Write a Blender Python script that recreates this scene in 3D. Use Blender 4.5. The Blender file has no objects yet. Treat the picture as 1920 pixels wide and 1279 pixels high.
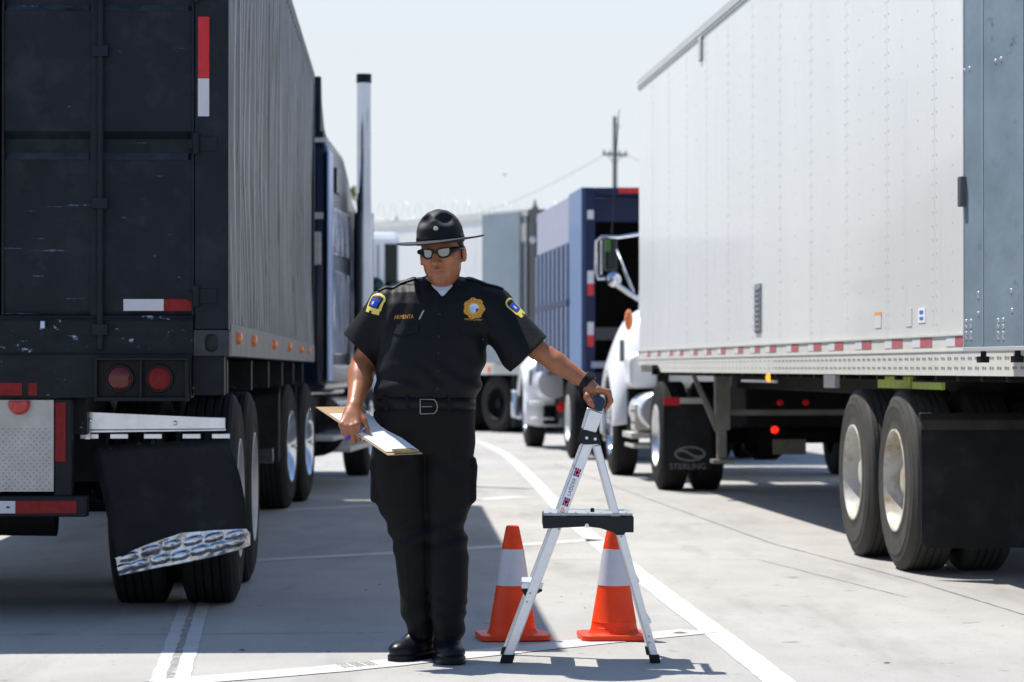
import bpy, bmesh, math, random
import numpy as np
from mathutils import Vector, Matrix, Euler
from mathutils.bvhtree import BVHTree
random.seed(7); np.random.seed(7)
R = math.radians
SC = bpy.context.scene
COL = SC.collection

# ---------------------------------------------------------------- camera, sky, sun, exposure
H = 1.17            # camera height (m)
F = 5215.0          # focal length in pixels of the 1920 px wide photo
HOR = 690.0         # horizon row in the photo
cam_d = bpy.data.cameras.new("camera"); cam = bpy.data.objects.new("camera", cam_d); COL.objects.link(cam)
cam.location = (0, 0, H)
cam_d.sensor_width = 36.0; cam_d.lens = F / 1920 * 36
cam.rotation_euler = (R(90) + math.atan((HOR - 639.5) / F), 0, 0)
cam_d.clip_end = 3000; cam_d.clip_start = 0.1
cam_d.dof.use_dof = True; cam_d.dof.focus_distance = 11.3; cam_d.dof.aperture_fstop = 4.5
cam_d.dof.aperture_blades = 8
SC.camera = cam
SUN = Vector((-1.52, 1.33, 3.82)).normalized()       # towards the sun
world = bpy.data.worlds.new("World"); SC.world = world; world.use_nodes = True
wn = world.node_tree; wn.nodes.clear()
sky = wn.nodes.new('ShaderNodeTexSky'); sky.sky_type = 'NISHITA'; sky.sun_disc = False
sky.sun_elevation = math.asin(SUN.z); sky.sun_rotation = math.atan2(SUN.x, SUN.y)
sky.air_density = 1.0; sky.dust_density = 0.5; sky.ozone_density = 3.5; sky.altitude = 20
bg = wn.nodes.new('ShaderNodeBackground'); bg.inputs[1].default_value = 0.115
wo = wn.nodes.new('ShaderNodeOutputWorld')
# bright milky haze low over the horizon, clear blue overhead
wtc = wn.nodes.new('ShaderNodeTexCoord'); wsp = wn.nodes.new('ShaderNodeSeparateXYZ'); wmr = wn.nodes.new('ShaderNodeMapRange')
wmr.interpolation_type = 'SMOOTHSTEP'; wmr.inputs[1].default_value = 0.10; wmr.inputs[2].default_value = 0.36; wmr.inputs[3].default_value = 1.0; wmr.inputs[4].default_value = 0.0
wrp = wn.nodes.new('ShaderNodeValToRGB'); cr = wrp.color_ramp; cr.elements[0].position = 0.15; cr.elements[1].position = 0.97
cr.elements[0].color = (0.16, 0.36, 0.92, 1); cr.elements[1].color = (0.85, 0.912, 0.968, 1)
wgn = wn.nodes.new('ShaderNodeVectorMath'); wgn.operation = 'SCALE'; wgn.inputs['Scale'].default_value = 4.75
wmx = wn.nodes.new('ShaderNodeMix'); wmx.data_type = 'RGBA'
wn.links.new(wtc.outputs['Generated'], wsp.inputs[0]); wn.links.new(wsp.outputs[2], wmr.inputs[0]); wn.links.new(wmr.outputs[0], wmx.inputs[0])
wn.links.new(wmr.outputs[0], wrp.inputs[0]); wn.links.new(wrp.outputs[0], wgn.inputs[0])
wn.links.new(sky.outputs[0], wmx.inputs[6]); wn.links.new(wgn.outputs[0], wmx.inputs[7])
wn.links.new(wmx.outputs[2], bg.inputs[0]); wn.links.new(bg.outputs[0], wo.inputs[0])
sun_d = bpy.data.lights.new("sun", 'SUN'); sun = bpy.data.objects.new("sun", sun_d); COL.objects.link(sun)
sun_d.energy = 4.4; sun_d.angle = R(0.53); sun_d.color = (1.0, 0.95, 0.875)
sun.rotation_euler = (-SUN).to_track_quat('-Z', 'Y').to_euler(); sun.location = (-8, 6, 20)
vs = SC.view_settings; vs.view_transform = 'Standard'; vs.look = 'None'; vs.exposure = 0.80; vs.gamma = 1.0
SC.view_settings.use_curve_mapping = False

# ---------------------------------------------------------------- coordinates
def W(px, py, Z):            # a pixel of the photo at a given distance -> world point
    return Vector(((px - 960) * Z / F, Z, H + (HOR - py) * Z / F))
def G(px, py):               # a pixel on the ground
    Z = H * F / (py - HOR); return Vector(((px - 960) * Z / F, Z, 0))

# ---------------------------------------------------------------- materials
def mat(name, col, rough=0.6, metal=0.0, var=0.0, vscale=6.0, bump=0.0, bscale=60.0, spec=0.5, coat=0.0,
        col2=None, mask=None, stretch=(1, 1, 1), sheen=0.0, emit=None, rvar=0.0, trans=0.0, bstretch=None):
    """principled material; var = brightness variation by noise; col2+mask=(scale,lo,hi) = patches of a second colour"""
    m = bpy.data.materials.new(name); m.use_nodes = True
    n, l = m.node_tree.nodes, m.node_tree.links
    b = n['Principled BSDF']
    b.inputs['Base Color'].default_value = (*col, 1); b.inputs['Roughness'].default_value = rough
    b.inputs['Metallic'].default_value = metal; b.inputs['Specular IOR Level'].default_value = spec * (0.35 if metal < 0.1 and max(col) < 0.45 else 0.8)
    b.inputs['Coat Weight'].default_value = coat; b.inputs['Coat Roughness'].default_value = 0.08
    b.inputs['Sheen Weight'].default_value = sheen; b.inputs['Transmission Weight'].default_value = trans
    if emit:
        b.inputs['Emission Color'].default_value = (*emit[0], 1); b.inputs['Emission Strength'].default_value = emit[1]
    tc = n.new('ShaderNodeTexCoord'); mp = n.new('ShaderNodeMapping'); mp.inputs['Scale'].default_value = stretch
    l.new(tc.outputs['Object'], mp.inputs[0])
    out = None
    if var > 0 or col2:
        nz = n.new('ShaderNodeTexNoise'); nz.inputs['Scale'].default_value = vscale; nz.inputs['Detail'].default_value = 7
        nz.inputs['Roughness'].default_value = 0.62
        l.new(mp.outputs[0], nz.inputs[0])
        mr = n.new('ShaderNodeMapRange'); mr.inputs[1].default_value = 0.25; mr.inputs[2].default_value = 0.75
        mr.inputs[3].default_value = 1 - var; mr.inputs[4].default_value = 1 + var
        l.new(nz.outputs[0], mr.inputs[0])
        mx = n.new('ShaderNodeVectorMath'); mx.operation = 'SCALE'; mx.inputs[0].default_value = col
        l.new(mr.outputs[0], mx.inputs['Scale']); out = mx.outputs[0]
        if rvar > 0:
            m2 = n.new('ShaderNodeMapRange'); m2.inputs[3].default_value = max(0.02, rough - rvar); m2.inputs[4].default_value = min(1, rough + rvar)
            l.new(nz.outputs[0], m2.inputs[0]); l.new(m2.outputs[0], b.inputs['Roughness'])
    if col2:
        n2 = n.new('ShaderNodeTexNoise'); n2.inputs['Scale'].default_value = mask[0]; n2.inputs['Detail'].default_value = 8
        n2.inputs['Roughness'].default_value = 0.7
        l.new(mp.outputs[0], n2.inputs[0])
        r2 = n.new('ShaderNodeMapRange'); r2.inputs[1].default_value = mask[1]; r2.inputs[2].default_value = mask[2]
        l.new(n2.outputs[0], r2.inputs[0])
        mm = n.new('ShaderNodeMix'); mm.data_type = 'RGBA'
        l.new(r2.outputs[0], mm.inputs[0]); l.new(out, mm.inputs[6]); mm.inputs[7].default_value = (*col2, 1)
        out = mm.outputs[2]
    if out: l.new(out, b.inputs['Base Color'])
    if bump > 0:
        nb = n.new('ShaderNodeTexNoise'); nb.inputs['Scale'].default_value = bscale; nb.inputs['Detail'].default_value = 5
        mb = n.new('ShaderNodeMapping'); mb.inputs['Scale'].default_value = bstretch or stretch
        l.new(tc.outputs['Object'], mb.inputs[0]); l.new(mb.outputs[0], nb.inputs[0])
        bp = n.new('ShaderNodeBump'); bp.inputs['Strength'].default_value = 1.0; bp.inputs['Distance'].default_value = bump
        l.new(nb.outputs[0], bp.inputs['Height']); l.new(bp.outputs[0], b.inputs['Normal'])
    return m

M = {}
M['black_steel'] = mat('black steel', (0.012, 0.0125, 0.014), 0.5, 0.0, 0.4, 5, 0.002, 30)
M['dark_under'] = mat('grimy chassis', (0.007, 0.0068, 0.0065), 0.75, 0, 0.5, 6, 0.003, 25)
M['navy_paint'] = mat('weathered navy paint', (0.0085, 0.012, 0.019), 0.45, 0, 0.55, 2.2, 0.003, 5, spec=0.5, col2=(0.024, 0.027, 0.033), mask=(5, 0.50, 0.72), rvar=0.12)
M['chipped'] = mat('chipped navy sill', (0.011, 0.0135, 0.018), 0.55, 0, 0.5, 9, 0.004, 40, col2=(0.3, 0.36, 0.46), mask=(15, 0.61, 0.65), stretch=(0.8, 1, 1.5))
M['yellow_chips'] = mat('bumper with yellow chips', (0.011, 0.013, 0.017), 0.5, 0, 0.4, 9, 0.003, 40, col2=(0.42, 0.28, 0.05), mask=(10, 0.635, 0.66), stretch=(1, 1, 1.2))
M['rubber'] = mat('tyre rubber', (0.022, 0.0215, 0.021), 0.75, 0, 0.25, 9, 0.001, 60, spec=0.25)
M['rubber_grey'] = mat('dusty tyre rubber', (0.055, 0.054, 0.051), 0.75, 0, 0.2, 7, 0.0015, 50)
M['flap'] = mat('black rubber flap', (0.011, 0.012, 0.0135), 0.55, 0, 0.5, 3, 0.006, 4, col2=(0.030, 0.032, 0.036), mask=(4, 0.52, 0.75))
M['chrome'] = mat('chrome', (0.55, 0.57, 0.61), 0.09, 1.0, 0.05, 4, 0.001, 6)
M['steel_plate'] = mat('bright steel', (0.62, 0.64, 0.68), 0.28, 0.9, 0.15, 10, 0.002, 20)
M['alu'] = mat('brushed aluminium', (0.72, 0.73, 0.75), 0.36, 0.75, 0.06, 30, 0.0003, 90)
M['alu_dull'] = mat('dull aluminium', (0.5, 0.49, 0.46), 0.5, 0.5, 0.15, 12, 0.001, 30)
M['tread_plate'] = mat('worn tread plate', (0.44, 0.42, 0.39), 0.5, 0.35, 0.22, 8, 0.001, 50)
M['white_paint'] = mat('white trailer panel', (0.70, 0.70, 0.675), 0.26, 0, 0.05, 0.9, 0.003, 1.6, coat=0.3, col2=(0.58, 0.585, 0.59), mask=(1.8, 0.55, 0.80), stretch=(1, 1, 0.25))
M['cream_rail'] = mat('cream rail', (0.58, 0.58, 0.54), 0.5, 0, 0.08, 4)
M['white_cab'] = mat('white cab paint', (0.76, 0.77, 0.78), 0.2, 0, 0.03, 2, coat=0.5)
M['cream_rim'] = mat('cream steel wheel', (0.52, 0.52, 0.49), 0.35, 0, 0.08, 4, col2=(0.30, 0.22, 0.12), mask=(3.2, 0.46, 0.62))
M['door_inner'] = mat('scuffed blue grey liner', (0.185, 0.24, 0.28), 0.5, 0.15, 0.22, 2.0, 0.001, 20, col2=(0.07, 0.10, 0.13), mask=(4.5, 0.60, 0.72), stretch=(1, 0.6, 1.8))
M['red'] = mat('red reflector tape', (0.52, 0.010, 0.014), 0.35, 0, 0.2, 20, 0.0005, 200)
M['red_faded'] = mat('pinkish red tape', (0.42, 0.12, 0.14), 0.4, 0, 0.2, 30)
M['red_tape'] = mat('worn red tape', (0.22, 0.012, 0.012), 0.4, 0, 0.3, 30, col2=(0.05, 0.02, 0.02), mask=(40, 0.6, 0.7))
M['white_tape'] = mat('white reflector tape', (0.55, 0.55, 0.58), 0.4, 0, 0.05, 20)
M['red_lens'] = mat('red lamp lens', (0.10, 0.005, 0.006), 0.15, 0, 0.3, 60, 0.001, 120, coat=0.6)
M['bright_red_lens'] = mat('bright red lens', (0.45, 0.01, 0.01), 0.15, 0, 0.2, 60, coat=0.6)
M['lit_red'] = mat('lit red lamp', (0.7, 0.01, 0.01), 0.3, emit=((1, 0.02, 0.01), 0.8))
M['dim_red'] = mat('dim red lamp', (0.4, 0.01, 0.01), 0.3, emit=((1, 0.02, 0.02), 0.05))
M['amber'] = mat('amber lens', (0.80, 0.20, 0.03), 0.25, coat=0.5)
M['lit_amber'] = mat('lit amber lamp', (0.9, 0.3, 0.02), 0.3, emit=((1, 0.35, 0.03), 1.0))
M['glass_dark'] = mat('dark glass', (0.006, 0.012, 0.013), 0.06, 0, spec=0.8)
M['blue_truck'] = mat('blue body paint', (0.048, 0.112, 0.26), 0.38, 0, 0.12, 3, coat=0.2)
M['blue_dark'] = mat('dark blue frame paint', (0.010, 0.018, 0.055), 0.4, 0, 0.15, 3)
M['tarp'] = mat('grey lilac banner', (0.29, 0.30, 0.37), 0.6, 0, 0.08, 5)
M['slat_light'] = mat('lilac grey slats', (0.13, 0.16, 0.24), 0.5, 0, 0.1, 5)
M['black_plastic'] = mat('black plastic', (0.018, 0.019, 0.021), 0.42, 0, 0.15, 20)
M['navy_plastic'] = mat('navy plastic grip', (0.02, 0.032, 0.065), 0.35, 0, 0.15, 20)
M['orange'] = mat('orange cone plastic', (0.78, 0.055, 0.008), 0.42, 0, 0.12, 9, 0.0008, 30, col2=(0.34, 0.04, 0.015), mask=(8, 0.56, 0.72), spec=0.3)
M['cone_white'] = mat('grey white reflective band', (0.52, 0.52, 0.57), 0.35, 0, 0.06, 25)
M['galv'] = mat('galvanised wire', (0.62, 0.63, 0.64), 0.5, 0.4)
M['pole'] = mat('weathered wood pole', (0.15, 0.16, 0.17), 0.8, 0, 0.2, 3)
M['green_sticker'] = mat('green reflective tape', (0.42, 0.55, 0.07), 0.4, 0, 0.3, 30)
M['bark'] = mat('bark', (0.10, 0.08, 0.06), 0.9, 0, 0.3, 10)
M['leaf'] = mat('leaf green', (0.10, 0.15, 0.035), 0.55, 0, 0.4, 3)
M['bird'] = mat('dark feathers', (0.05, 0.05, 0.05), 0.8)

# ---------------------------------------------------------------- mesh builder
class MB:
    def __init__(s): s.v = []; s.f = []; s.m = []; s.mi = 0
    def quad(s, a, b, c, d): s.poly([a, b, c, d])
    def poly(s, pts):
        k = len(s.v); s.v += [tuple(p) for p in pts]; s.f.append(tuple(range(k, k + len(pts)))); s.m.append(s.mi)
    def box(s, x0, x1, y0, y1, z0, z1):
        k = len(s.v)
        s.v += [(x, y, z) for z in (z0, z1) for y in (y0, y1) for x in (x0, x1)]
        for f in ((0, 2, 3, 1), (4, 5, 7, 6), (0, 1, 5, 4), (2, 6, 7, 3), (0, 4, 6, 2), (1, 3, 7, 5)):
            s.f.append(tuple(k + i for i in f)); s.m.append(s.mi)
        return s
    def prism(s, poly, axis, a0, a1):
        """2D polygon extruded along an axis ('x': poly=(y,z), 'y': poly=(x,z), 'z': poly=(x,y))"""
        def mk(p, a):
            if axis == 'x': return (a, p[0], p[1])
            if axis == 'y': return (p[0], a, p[1])
            return (p[0], p[1], a)
        k = len(s.v); n = len(poly)
        s.v += [mk(p, a0) for p in poly] + [mk(p, a1) for p in poly]
        s.f.append(tuple(k + i for i in range(n))[::-1]); s.m.append(s.mi)
        s.f.append(tuple(k + n + i for i in range(n))); s.m.append(s.mi)
        for i in range(n):
            j = (i + 1) % n; s.f.append((k + i, k + j, k + n + j, k + n + i)); s.m.append(s.mi)
        return s
    def tube(s, pts, r, seg=8, cap=True):
        pts = [Vector(p) for p in pts]; rr = r if isinstance(r, (list, tuple)) else [r] * len(pts)
        k = len(s.v); up = None
        for i, p in enumerate(pts):
            d = (pts[min(i + 1, len(pts) - 1)] - pts[max(i - 1, 0)]).normalized()
            if up is None: up = d.orthogonal().normalized()
            up = (up - d * up.dot(d)).normalized(); w = d.cross(up)
            for j in range(seg):
                a = 2 * math.pi * j / seg; s.v.append(tuple(p + (up * math.cos(a) + w * math.sin(a)) * rr[i]))
        for i in range(len(pts) - 1):
            for j in range(seg):
                j2 = (j + 1) % seg
                s.f.append((k + i * seg + j, k + i * seg + j2, k + (i + 1) * seg + j2, k + (i + 1) * seg + j)); s.m.append(s.mi)
        if cap:
            s.f.append(tuple(k + j for j in range(seg))[::-1]); s.m.append(s.mi)
            e = k + (len(pts) - 1) * seg; s.f.append(tuple(e + j for j in range(seg))); s.m.append(s.mi)
        return s
    def lathe(s, prof, c, axis='x', seg=40, caps=False):
        """prof = [(a, r)] along the axis"""
        k = len(s.v); n = len(prof)
        for a, r in prof:
            for j in range(seg):
                t = 2 * math.pi * j / seg; u, w = r * math.cos(t), r * math.sin(t)
                if axis == 'x': p = (c[0] + a, c[1] + u, c[2] + w)
                elif axis == 'y': p = (c[0] + u, c[1] + a, c[2] + w)
                else: p = (c[0] + u, c[1] + w, c[2] + a)
                s.v.append(p)
        for i in range(n - 1):
            for j in range(seg):
                j2 = (j + 1) % seg
                s.f.append((k + i * seg + j, k + i * seg + j2, k + (i + 1) * seg + j2, k + (i + 1) * seg + j)); s.m.append(s.mi)
        if caps:
            s.f.append(tuple(k + j for j in range(seg))[::-1]); s.m.append(s.mi)
            e = k + (n - 1) * seg; s.f.append(tuple(e + j for j in range(seg))); s.m.append(s.mi)
        return s
    def build(s, name, ms, parent=None, bevel=0.0, smooth=True, ang=35, label=None, solid=0.0, bseg=2):
        me = bpy.data.meshes.new(name); me.from_pydata(s.v, [], s.f)
        if not isinstance(ms, (list, tuple)): ms = [ms]
        for m_ in ms: me.materials.append(m_)
        if len(ms) > 1: me.polygons.foreach_set('material_index', s.m)
        bm = bmesh.new(); bm.from_mesh(me); bmesh.ops.recalc_face_normals(bm, faces=bm.faces); bm.to_mesh(me); bm.free()
        if smooth:
            me.polygons.foreach_set('use_smooth', [True] * len(me.polygons)); me.set_sharp_from_angle(angle=R(ang))
        o = bpy.data.objects.new(name, me); COL.objects.link(o)
        if parent: o.parent = parent
        if solid > 0:
            md = o.modifiers.new('solid', 'SOLIDIFY'); md.thickness = solid; md.offset = 0
        if bevel > 0:
            md = o.modifiers.new('bevel', 'BEVEL'); md.width = bevel; md.segments = bseg; md.limit_method = 'ANGLE'; md.angle_limit = R(40)
            md.use_clamp_overlap = True
        if label: o['label'] = label
        return o

def tag(o, label=None, cat=None, group=None, kind=None):
    if label: o['label'] = label
    if cat: o['category'] = cat
    if group: o['group'] = group
    if kind: o['kind'] = kind
    return o
def thing(name, label, cat, loc=(0, 0, 0), rz=0.0, group=None):
    o = bpy.data.objects.new(name, None); COL.objects.link(o); o.empty_display_size = 0.3
    o.location = loc; o.rotation_euler = (0, 0, rz)
    return tag(o, label, cat, group)
def text_mesh(name, txt, size, m, parent, loc, rot=(R(90), 0, 0), ext=0.001, align='CENTER', xs=1.0):
    c = bpy.data.curves.new(name + '_c', 'FONT'); c.body = txt; c.size = size; c.extrude = ext; c.align_x = align; c.align_y = 'CENTER'
    t = bpy.data.objects.new(name + '_t', c); COL.objects.link(t)
    me = bpy.data.meshes.new_from_object(t); COL.objects.unlink(t); bpy.data.objects.remove(t)
    me.name = name; me.materials.clear(); me.materials.append(m)
    o = bpy.data.objects.new(name, me); COL.objects.link(o); o.parent = parent
    o.location = loc; o.rotation_euler = rot; o.scale = (xs, 1, 1)
    return o
# ---------------------------------------------------------------- ground
def concrete():
    m = bpy.data.materials.new('concrete paving'); m.use_nodes = True
    n, l = m.node_tree.nodes, m.node_tree.links; b = n['Principled BSDF']
    tc = n.new('ShaderNodeTexCoord')
    def noise(sc, det, ro, st=(1, 1, 1)):
        mp = n.new('ShaderNodeMapping'); mp.inputs['Scale'].default_value = st; l.new(tc.outputs['Object'], mp.inputs[0])
        z = n.new('ShaderNodeTexNoise'); z.inputs['Scale'].default_value = sc; z.inputs['Detail'].default_value = det
        z.inputs['Roughness'].default_value = ro; l.new(mp.outputs[0], z.inputs[0]); return z.outputs[0]
    def rng(s, a, b_, c, d):
        r = n.new('ShaderNodeMapRange'); r.inputs[1].default_value = a; r.inputs[2].default_value = b_
        r.inputs[3].default_value = c; r.inputs[4].default_value = d; l.new(s, r.inputs[0]); return r.outputs[0]
    def mul(a, c):
        q = n.new('ShaderNodeMath'); q.operation = 'MULTIPLY'; l.new(a, q.inputs[0]); l.new(c, q.inputs[1]); return q.outputs[0]
    v = rng(noise(0.45, 6, 0.6), 0.3, 0.7, 0.86, 1.10)
    v = mul(v, rng(noise(3.0, 8, 0.7, (1, 0.35, 1)), 0.3, 0.7, 0.91, 1.07))
    v = mul(v, rng(noise(90, 4, 0.7), 0.3, 0.7, 0.93, 1.07))
    v = mul(v, rng(noise(2.2, 5, 0.55, (1, 0.16, 1)), 0.54, 0.72, 1.0, 0.77))      # tyre-worn streaks
    v = mul(v, rng(noise(5.5, 4, 0.55), 0.655, 0.72, 1.0, 0.62))                     # oil drips
    v = mul(v, rng(noise(24, 2, 0.5), 0.70, 0.73, 1.0, 0.45))                     # small dark spots
    vm = n.new('ShaderNodeVectorMath'); vm.operation = 'SCALE'; vm.inputs[0].default_value = (0.326, 0.319, 0.301)
    l.new(v, vm.inputs['Scale']); l.new(vm.outputs[0], b.inputs['Base Color'])
    b.inputs['Roughness'].default_value = 0.82
    bp = n.new('ShaderNodeBump'); bp.inputs['Distance'].default_value = 0.004; l.new(noise(60, 6, 0.7), bp.inputs['Height'])
    l.new(bp.outputs[0], b.inputs['Normal'])
    return m
M['concrete'] = concrete()
M['line_paint'] = mat('worn white road paint', (0.455, 0.455, 0.445), 0.65, 0, 0.10, 14, 0.002, 70, col2=(0.36, 0.355, 0.34), mask=(7, 0.51, 0.64))
M['joint'] = mat('joint filler', (0.14, 0.135, 0.125), 0.9, 0, 0.3, 10, 0.004, 50)
M['joint_grey'] = mat('broken grey joint filler', (0.24, 0.23, 0.21), 0.9, 0, 0.25, 10, 0.006, 40, col2=(0.40, 0.385, 0.36), mask=(9, 0.55, 0.6))
gm = MB(); gm.poly([(-900, -60, 0), (900, -60, 0), (900, 2500, 0), (-900, 2500, 0)])
g = gm.build('ground', M['concrete'], smooth=False); tag(g, 'pale concrete paving of the truck yard', kind='structure')

def strip(name, pts, w, m, z, label, jitter=0.0, ends=None):
    """a ribbon of painted line along ground points, with ragged edges"""
    P_ = [Vector(p) for p in pts]; L = [P_[0]]
    for a, b_ in zip(P_, P_[1:]):
        k = max(1, int((b_ - a).length / 0.12))
        for i in range(1, k + 1): L.append(a.lerp(b_, i / k))
    mb = MB(); prev = None
    for i, p in enumerate(L):
        d = (L[min(i + 1, len(L) - 1)] - L[max(i - 1, 0)]).normalized(); s_ = Vector((d.y, -d.x, 0))
        ww = w if not isinstance(w, (list, tuple)) else w[0] + (w[1] - w[0]) * i / len(L)
        a = p + s_ * (ww / 2 + random.uniform(-1, 1) * jitter); c = p - s_ * (ww / 2 + random.uniform(-1, 1) * jitter)
        a.z = c.z = z
        if prev: mb.poly([prev[0], a, c, prev[1]])
        prev = (a, c)
    o = mb.build(name, m, smooth=False); tag(o, label, kind='structure'); return o
strip('road_marking', [G(845, 815), G(880, 822), G(912, 834), G(945, 850), G(972, 872), G(1003, 903), G(1040, 943), G(1085, 988), G(1150, 1040), G(1250, 1118), G(1350, 1192), G(1460, 1277), G(1560, 1370)],
      (0.15, 0.125), M['line_paint'], 0.002, 'long curved white lane line running back between the trucks', 0.004)
strip('road_marking', [G(292, 1290), G(346, 1138), G(376, 1050)], 0.056, M['line_paint'], 0.002, 'left white line of the pair beside the expansion joint', 0.005)
strip('road_marking', [G(337, 1290), G(380, 1138), G(404, 1050)], 0.060, M['line_paint'], 0.002, 'right white line of the pair beside the expansion joint', 0.003)
strip('expansion_joint', [G(316, 1290), G(364, 1138), G(390, 1050)], 0.04, M['joint_grey'], 0.001, 'broken grey joint between the paired white lines', 0.006)
strip('road_marking', [G(470, 1051), G(800, 1034), G(1115, 1012)], 0.20, M['line_paint'], 0.002, 'thin white cross line behind the officer', 0.003)
strip('road_marking', [G(520, 957), G(700, 948)], 0.26, M['line_paint'], 0.002, 'short white cross line behind the black trailer wheels', 0.004)
strip('road_marking', [G(880, 938), G(985, 931)], 0.28, M['line_paint'], 0.002, 'short white cross line in the sunlit lane', 0.004)
strip('road_marking', [G(300, 1281), G(620, 1255), G(930, 1222), G(1310, 1183)], 0.22, M['line_paint'], 0.003, 'worn white line crossing in front of the shoes and cones', 0.007)
strip('expansion_joint', [G(1040, 870), G(1200, 930), G(1450, 1020), G(1700, 1085), G(1960, 1165)], 0.014, M['joint'], 0.001, 'thin dark joint line curving across the right lane', 0.004)
strip('expansion_joint', [G(1020, 1050), G(1420, 1049), G(1700, 1120)], 0.006, M['joint'], 0.0013, 'hairline crack across the right lane', 0.004)
strip('expansion_joint', [G(-60, 1190), G(300, 1189), G(720, 1186)], 0.007, M['joint'], 0.001, 'hairline joint across the shaded left lane', 0.003)
# short dark tyre scuffs on the white line
mb = MB()
for i in range(9):
    c = G(640 + i * 6.3 + (i // 3) * 4, 1249 - i * .6); a = math.radians(28)
    d = Vector((math.sin(a), -math.cos(a) * 1.6, 0)) * .05; s_ = Vector((0.0045, 0, 0))
    mb.poly([c + d + s_, c + d - s_, c - d - s_, c - d + s_])
o = mb.build('tyre_scuffs', M['joint_grey'], smooth=False); o.location.z = 0.0042; tag(o, 'row of short grey scuff strokes on the worn white line', kind='structure')
# grit and pebbles lying on the concrete, each one seen in the photo
for i, (px, py, s_) in enumerate([(1275, 1188, .02), (1662, 1243, .012), (712, 1096, .008), (686, 1106, .008), (1053, 1119, .006), (1097, 1140, .006), (455, 1219, .012), (617, 1222, .007)]):
    mb = MB(); mb.lathe([(0, .5), (.25, 1), (.55, .8), (.75, .3), (.78, .01)], (0, 0, 0), 'z', 9)
    mb.v = [(x * s_ * random.uniform(.8, 1.3) * (1.6 if i == 0 else 1), y * s_ * random.uniform(.8, 1.2), z * s_ * .6) for x, y, z in mb.v]
    o = mb.build('pebble', M['joint']); o.location = G(px, py)
    tag(o, ['flat dark chip on the white line right of the ladder', 'small dark pebble alone on the right lane', 'dark speck of grit in the shade behind the officer', 'pale speck of grit beside the darker one behind the officer',
            'tiny pebble between the cones, nearer the left one', 'tiny pebble between the cones, nearer the right one', 'dark chip just inside the shade at lower left', 'dark speck on the edge of the shade left of the shoes'][i], 'pebble', 'grit on the concrete')
# ---------------------------------------------------------------- wheels
def wheel(parent, xo, y, side, Rr=0.52, Wd=0.28, rim=None, tyre=None, dual=True, name='wheel', dish=0.13, label=None):
    """xo = x of the outer sidewall, side=-1: outer face looks to -x.  wheel = rim and hub, tyre is its child"""
    rim = rim or M['cream_rim']; tyre = tyre or M['rubber']
    c = (xo, y, Rr); s = -side                                   # inward direction
    mb = MB()
    mb.lathe([(s * .012, .300), (s * -.002, .298), (s * -.004, .288), (s * .01, .278), (s * .05, .266), (s * dish, .250), (s * (dish + .015), .20), (s * (dish + .01), .15),
              (s * (dish - .0), .105), (s * (dish * .45), .085), (s * (dish * .38), .07), (s * (dish * .36), .04), (s * dish * .36, .001)], c, 'x', 48)
    for k in range(10):
        a = 2 * math.pi * k / 10
        mb.lathe([(s * (dish + .0), .016), (s * (dish - .035), .016), (s * (dish - .04), .008), (s * (dish - .04), .0005)], (xo, y + .168 * math.cos(a), Rr + .168 * math.sin(a)), 'x', 6)
    w = mb.build(name, rim, parent, label=label)
    tb = MB(); tw = Wd
    def prof():
        p = [(0.02, .292), (0.0, .305), (-.006 + .012, .33), (0.004, .36), (0.0, .375), (0.003, .40), (-.003, .43), (0.006, .455), (0.006, .468), (.016, Rr - .035), (.026, Rr - .010)]
        n = 5; x0, x1 = .036, tw - .036
        for k in range(n):
            a = x0 + (x1 - x0) * k / n; b_ = x0 + (x1 - x0) * (k + 1) / n
            p += [(a + .004, Rr), (b_ - .008, Rr), (b_ - .006, Rr - .012), (b_ - .001, Rr - .012)] if k < n - 1 else [(a + .004, Rr), (b_, Rr)]
        p += [(tw - .026, Rr - .010), (tw - .012, Rr - .05), (tw, .40), (tw, .33), (tw - .02, .292)]
        return p
    tb.lathe([(s * a, r) for a, r in prof()], c, 'x', 72)
    # flat contact patch
    tb.v = [(x, yy, max(z, 0.003)) for x, yy, z in tb.v]
    tb.build('tyre', tyre, w, ang=30)
    return w
def axle_pair(parent, xl, xr, y, **k):
    """dual wheels at both ends of an axle (xl, xr = outer faces)"""
    wheel(parent, xl, y, -1, **k); wheel(parent, xl + .34, y, -1, **k)
    wheel(parent, xr, y, 1, **k); wheel(parent, xr - .34, y, 1, **k)

def disc(mb, c, r, t, axis='y', seg=24, dome=0.0):
    """a short cylinder with a slight dome on its negative side"""
    mb.lathe([(t, r), (0, r), (-dome * .6, r * .75), (-dome, r * .3), (-dome, .0005)], c, axis, seg)

# ---------------------------------------------------------------- A: black container on a chassis, left
hdA = math.atan(0.0384); Z0 = 12.8
A0 = Vector((-1.306, Z0, 0)) - Vector((math.cos(hdA), math.sin(hdA), 0)) * 1.22
def zA(py, Z=12.8): return H + (HOR - py) * Z / F
def xA(px, Z=12.8): return 1.22 - ((428 - px) * Z / F)
cont = thing('shipping_container', 'black corrugated shipping container with scratched doors, left of the officer', 'container', A0, hdA)
ZB, ZT, LEN = 1.225, 3.82, 12.19
mb = MB()   # frame: posts, rails, floor
mb.box(1.22 - .155, 1.22, 0, .16, ZB + .12, ZT - .12); mb.box(-1.22, -1.22 + .155, 0, .16, ZB + .12, ZT - .12)
mb.box(-1.22, 1.22, LEN - .12, LEN, ZB, ZT)
mb.box(1.17, 1.22, .16, LEN - .12, ZT - .11, ZT); mb.box(-1.22, -1.17, .16, LEN - .12, ZT - .11, ZT)
mb.box(-1.17, 1.17, .05, LEN - .12, ZT - .05, ZT - .02)
mb.box(-1.2, 1.13, .10, LEN - .12, ZB + .03, ZB + .14)
mb.box(-1.06, 1.06, 0.0, .14, ZT - .17, ZT)
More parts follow.
